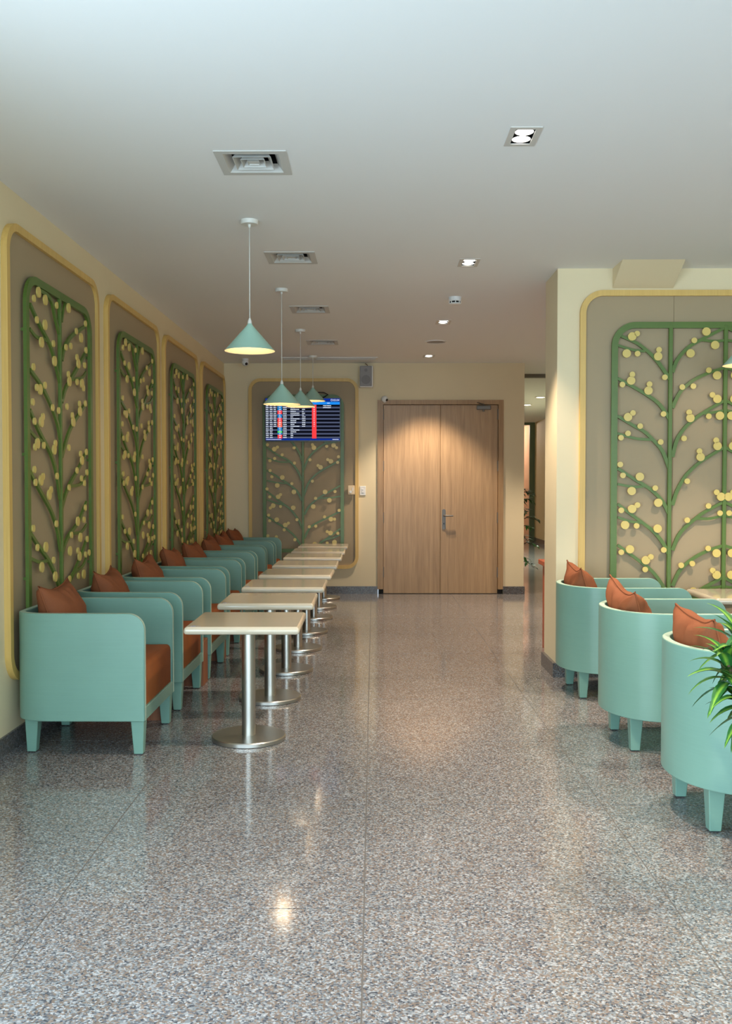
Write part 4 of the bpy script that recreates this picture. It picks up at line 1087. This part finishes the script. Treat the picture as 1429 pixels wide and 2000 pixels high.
# ------------------------------------------------------------------ plants
def leaf(bm, uvl, base, d, L, W, droop, seg=7, fold=0.25, twist=0.0):
    """a strap leaf with a crease along the middle"""
    d = Vector(d).normalized(); up = Vector((0, 0, 1))
    s = d.cross(up)
    if s.length < 1e-3: s = Vector((1, 0, 0))
    s.normalize()
    p = Vector(base); rows = []; cur = d.copy(); st = L / seg
    for i in range(seg + 1):
        t = i / seg
        w = W * (0.32 + 0.68 * math.sin(math.pi * min(1, t * 1.15 + 0.12) ** 0.9)) * (1 if t < 0.98 else 0.05) * 0.5
        if t > 0.85: w *= (1 - t) / 0.15 * 0.9 + 0.04
        nrm = s.cross(cur).normalized()
        rows.append([bm.verts.new(p + s * w + nrm * w * fold), bm.verts.new(p), bm.verts.new(p - s * w + nrm * w * fold)])
        p = p + cur * st
        cur = (cur + Vector((0, 0, -droop / seg)) ).normalized()
    for i in range(seg):
        for k in (0, 1):
            f = bm.faces.new((rows[i][k], rows[i][k + 1], rows[i + 1][k + 1], rows[i + 1][k])); f.smooth = True
            us = [k / 2, (k + 1) / 2, (k + 1) / 2, k / 2]; vs = [i / seg, i / seg, (i + 1) / seg, (i + 1) / seg]
            for lp, a, b in zip(f.loops, us, vs): lp[uvl].uv = (a, b)
def pot(t, prof, soil_r, soil_z):
    bm = bmesh.new(); lathe(bm, prof, 36, cap=False)
    r0, z0 = prof[0]
    bm.faces.new([v for v in sorted((v for v in bm.verts if abs(v.co.z - z0) < 1e-6 and abs(v.co.to_2d().length - r0) < 1e-6), key=lambda v: math.atan2(v.co.y, v.co.x))])
    mesh_obj('pot', bm, M_POT, t)
    bm = bmesh.new(); lathe(bm, [(soil_r, soil_z - 0.02), (soil_r, soil_z)], 28); mesh_obj('soil', bm, M_SOIL, t)

PLX, PLY = 1.335, 3.10
t = tag(empty('striped_dracaena', (PLX, PLY, 0)), 'potted plant with long green and lime striped leaves at lower right edge', 'plant')
pot(t, [(0.085, 0.0), (0.10, 0.30), (0.12, 0.50), (0.125, 0.52), (0.113, 0.52), (0.105, 0.47)], 0.108, 0.49)
rp = random.Random(11)
tops = [(-0.185, -0.01, 0.775), (-0.125, 0.05, 0.845), (-0.02, -0.03, 0.80), (-0.14, -0.05, 0.69), (-0.05, 0.0, 0.70)]
for (ax, ay, az) in tops:
    bm = bmesh.new(); tube(bm, [(ax * 0.2, ay * 0.2, 0.48), (ax * 0.6, ay * 0.6, 0.60), (ax, ay, az)], [0.009, 0.008, 0.006], 8)
    st = mesh_obj('stem', bm, M_BARK, t)
    for k in range(28):
        a = k * 2.399963 + rp.uniform(-0.2, 0.2)
        el = 1.15 - 1.75 * (k / 27) + rp.uniform(-0.15, 0.15)
        z = az + 0.015 - 0.11 * (k / 27)
        bm = bmesh.new(); uvl = bm.loops.layers.uv.new('UVMap')
        leaf(bm, uvl, (ax, ay, z), (math.cos(a) * math.cos(el), math.sin(a) * math.cos(el), math.sin(el)), rp.uniform(0.11, 0.165), rp.uniform(0.032, 0.044), rp.uniform(0.7, 1.5))
        mesh_obj('leaf', bm, M_LEAF, t)

t = tag(empty('ficus_tree', (1.935, 12.75, 0)), 'leafy dark green potted ficus peeking out past the back wall corner', 'plant')
pot(t, [(0.065, 0.0), (0.082, 0.22), (0.086, 0.24), (0.077, 0.24), (0.074, 0.21)], 0.075, 0.22)
bm = bmesh.new(); tube(bm, [(0, 0, 0.25), (0.02, 0.01, 0.6), (-0.01, 0, 0.95), (0.02, 0.02, 1.25)], [0.018, 0.015, 0.012, 0.006], 8); mesh_obj('trunk', bm, M_BARK, t)
rp = random.Random(4)
for k in range(24):
    z0 = 0.32 + 0.042 * k; a = k * 2.4 + 0.3
    r = rp.uniform(0.20, 0.36) * (1 - 0.25 * (k / 24))
    e = Vector((math.cos(a) * r, math.sin(a) * r, z0 + rp.uniform(-0.10, 0.12)))
    bm = bmesh.new(); tube(bm, [(0, 0, z0), (e.x * 0.5, e.y * 0.5, (z0 + e.z) / 2 + 0.05), e], [0.006, 0.005, 0.003], 6); tw = mesh_obj('twig', bm, M_BARK, t)
    for q in range(9):
        f = 0.25 + 0.75 * q / 8
        b = Vector((e.x * f, e.y * f, z0 + (e.z - z0) * f + 0.05 * math.sin(math.pi * f)))
        aa = a + rp.uniform(-1.3, 1.3)
        bm = bmesh.new(); uvl = bm.loops.layers.uv.new('UVMap')
        leaf(bm, uvl, b, (math.cos(aa), math.sin(aa), rp.uniform(-0.5, 0.4)), rp.uniform(0.08, 0.12), rp.uniform(0.034, 0.05), rp.uniform(0.4, 1.0), 5, 0.2)
        mesh_obj('leaf', bm, M_FICUS, t)

# unseen lamp added to light the peach wall beyond the corridor
t = tag(empty('far_fill_lamp', (3.0, 24.4, CZ)), 'added unseen lamp lighting the peach wall beyond the corridor opening', 'ceiling light')
bm = bmesh.new(); lathe(bm, [(0.12, 0.0), (0.12, -0.03), (0.09, -0.05)], 24); mesh_obj('body', bm, M_WHITE, t)
bm = bmesh.new(); lathe(bm, [(0.085, -0.05), (0.08, -0.062)], 24); mesh_obj('diffuser', bm, M_BULB, t)
point('lamp_light', (0, 0, -0.12), 45, (1.0, 0.85, 0.72), 0.05, t)
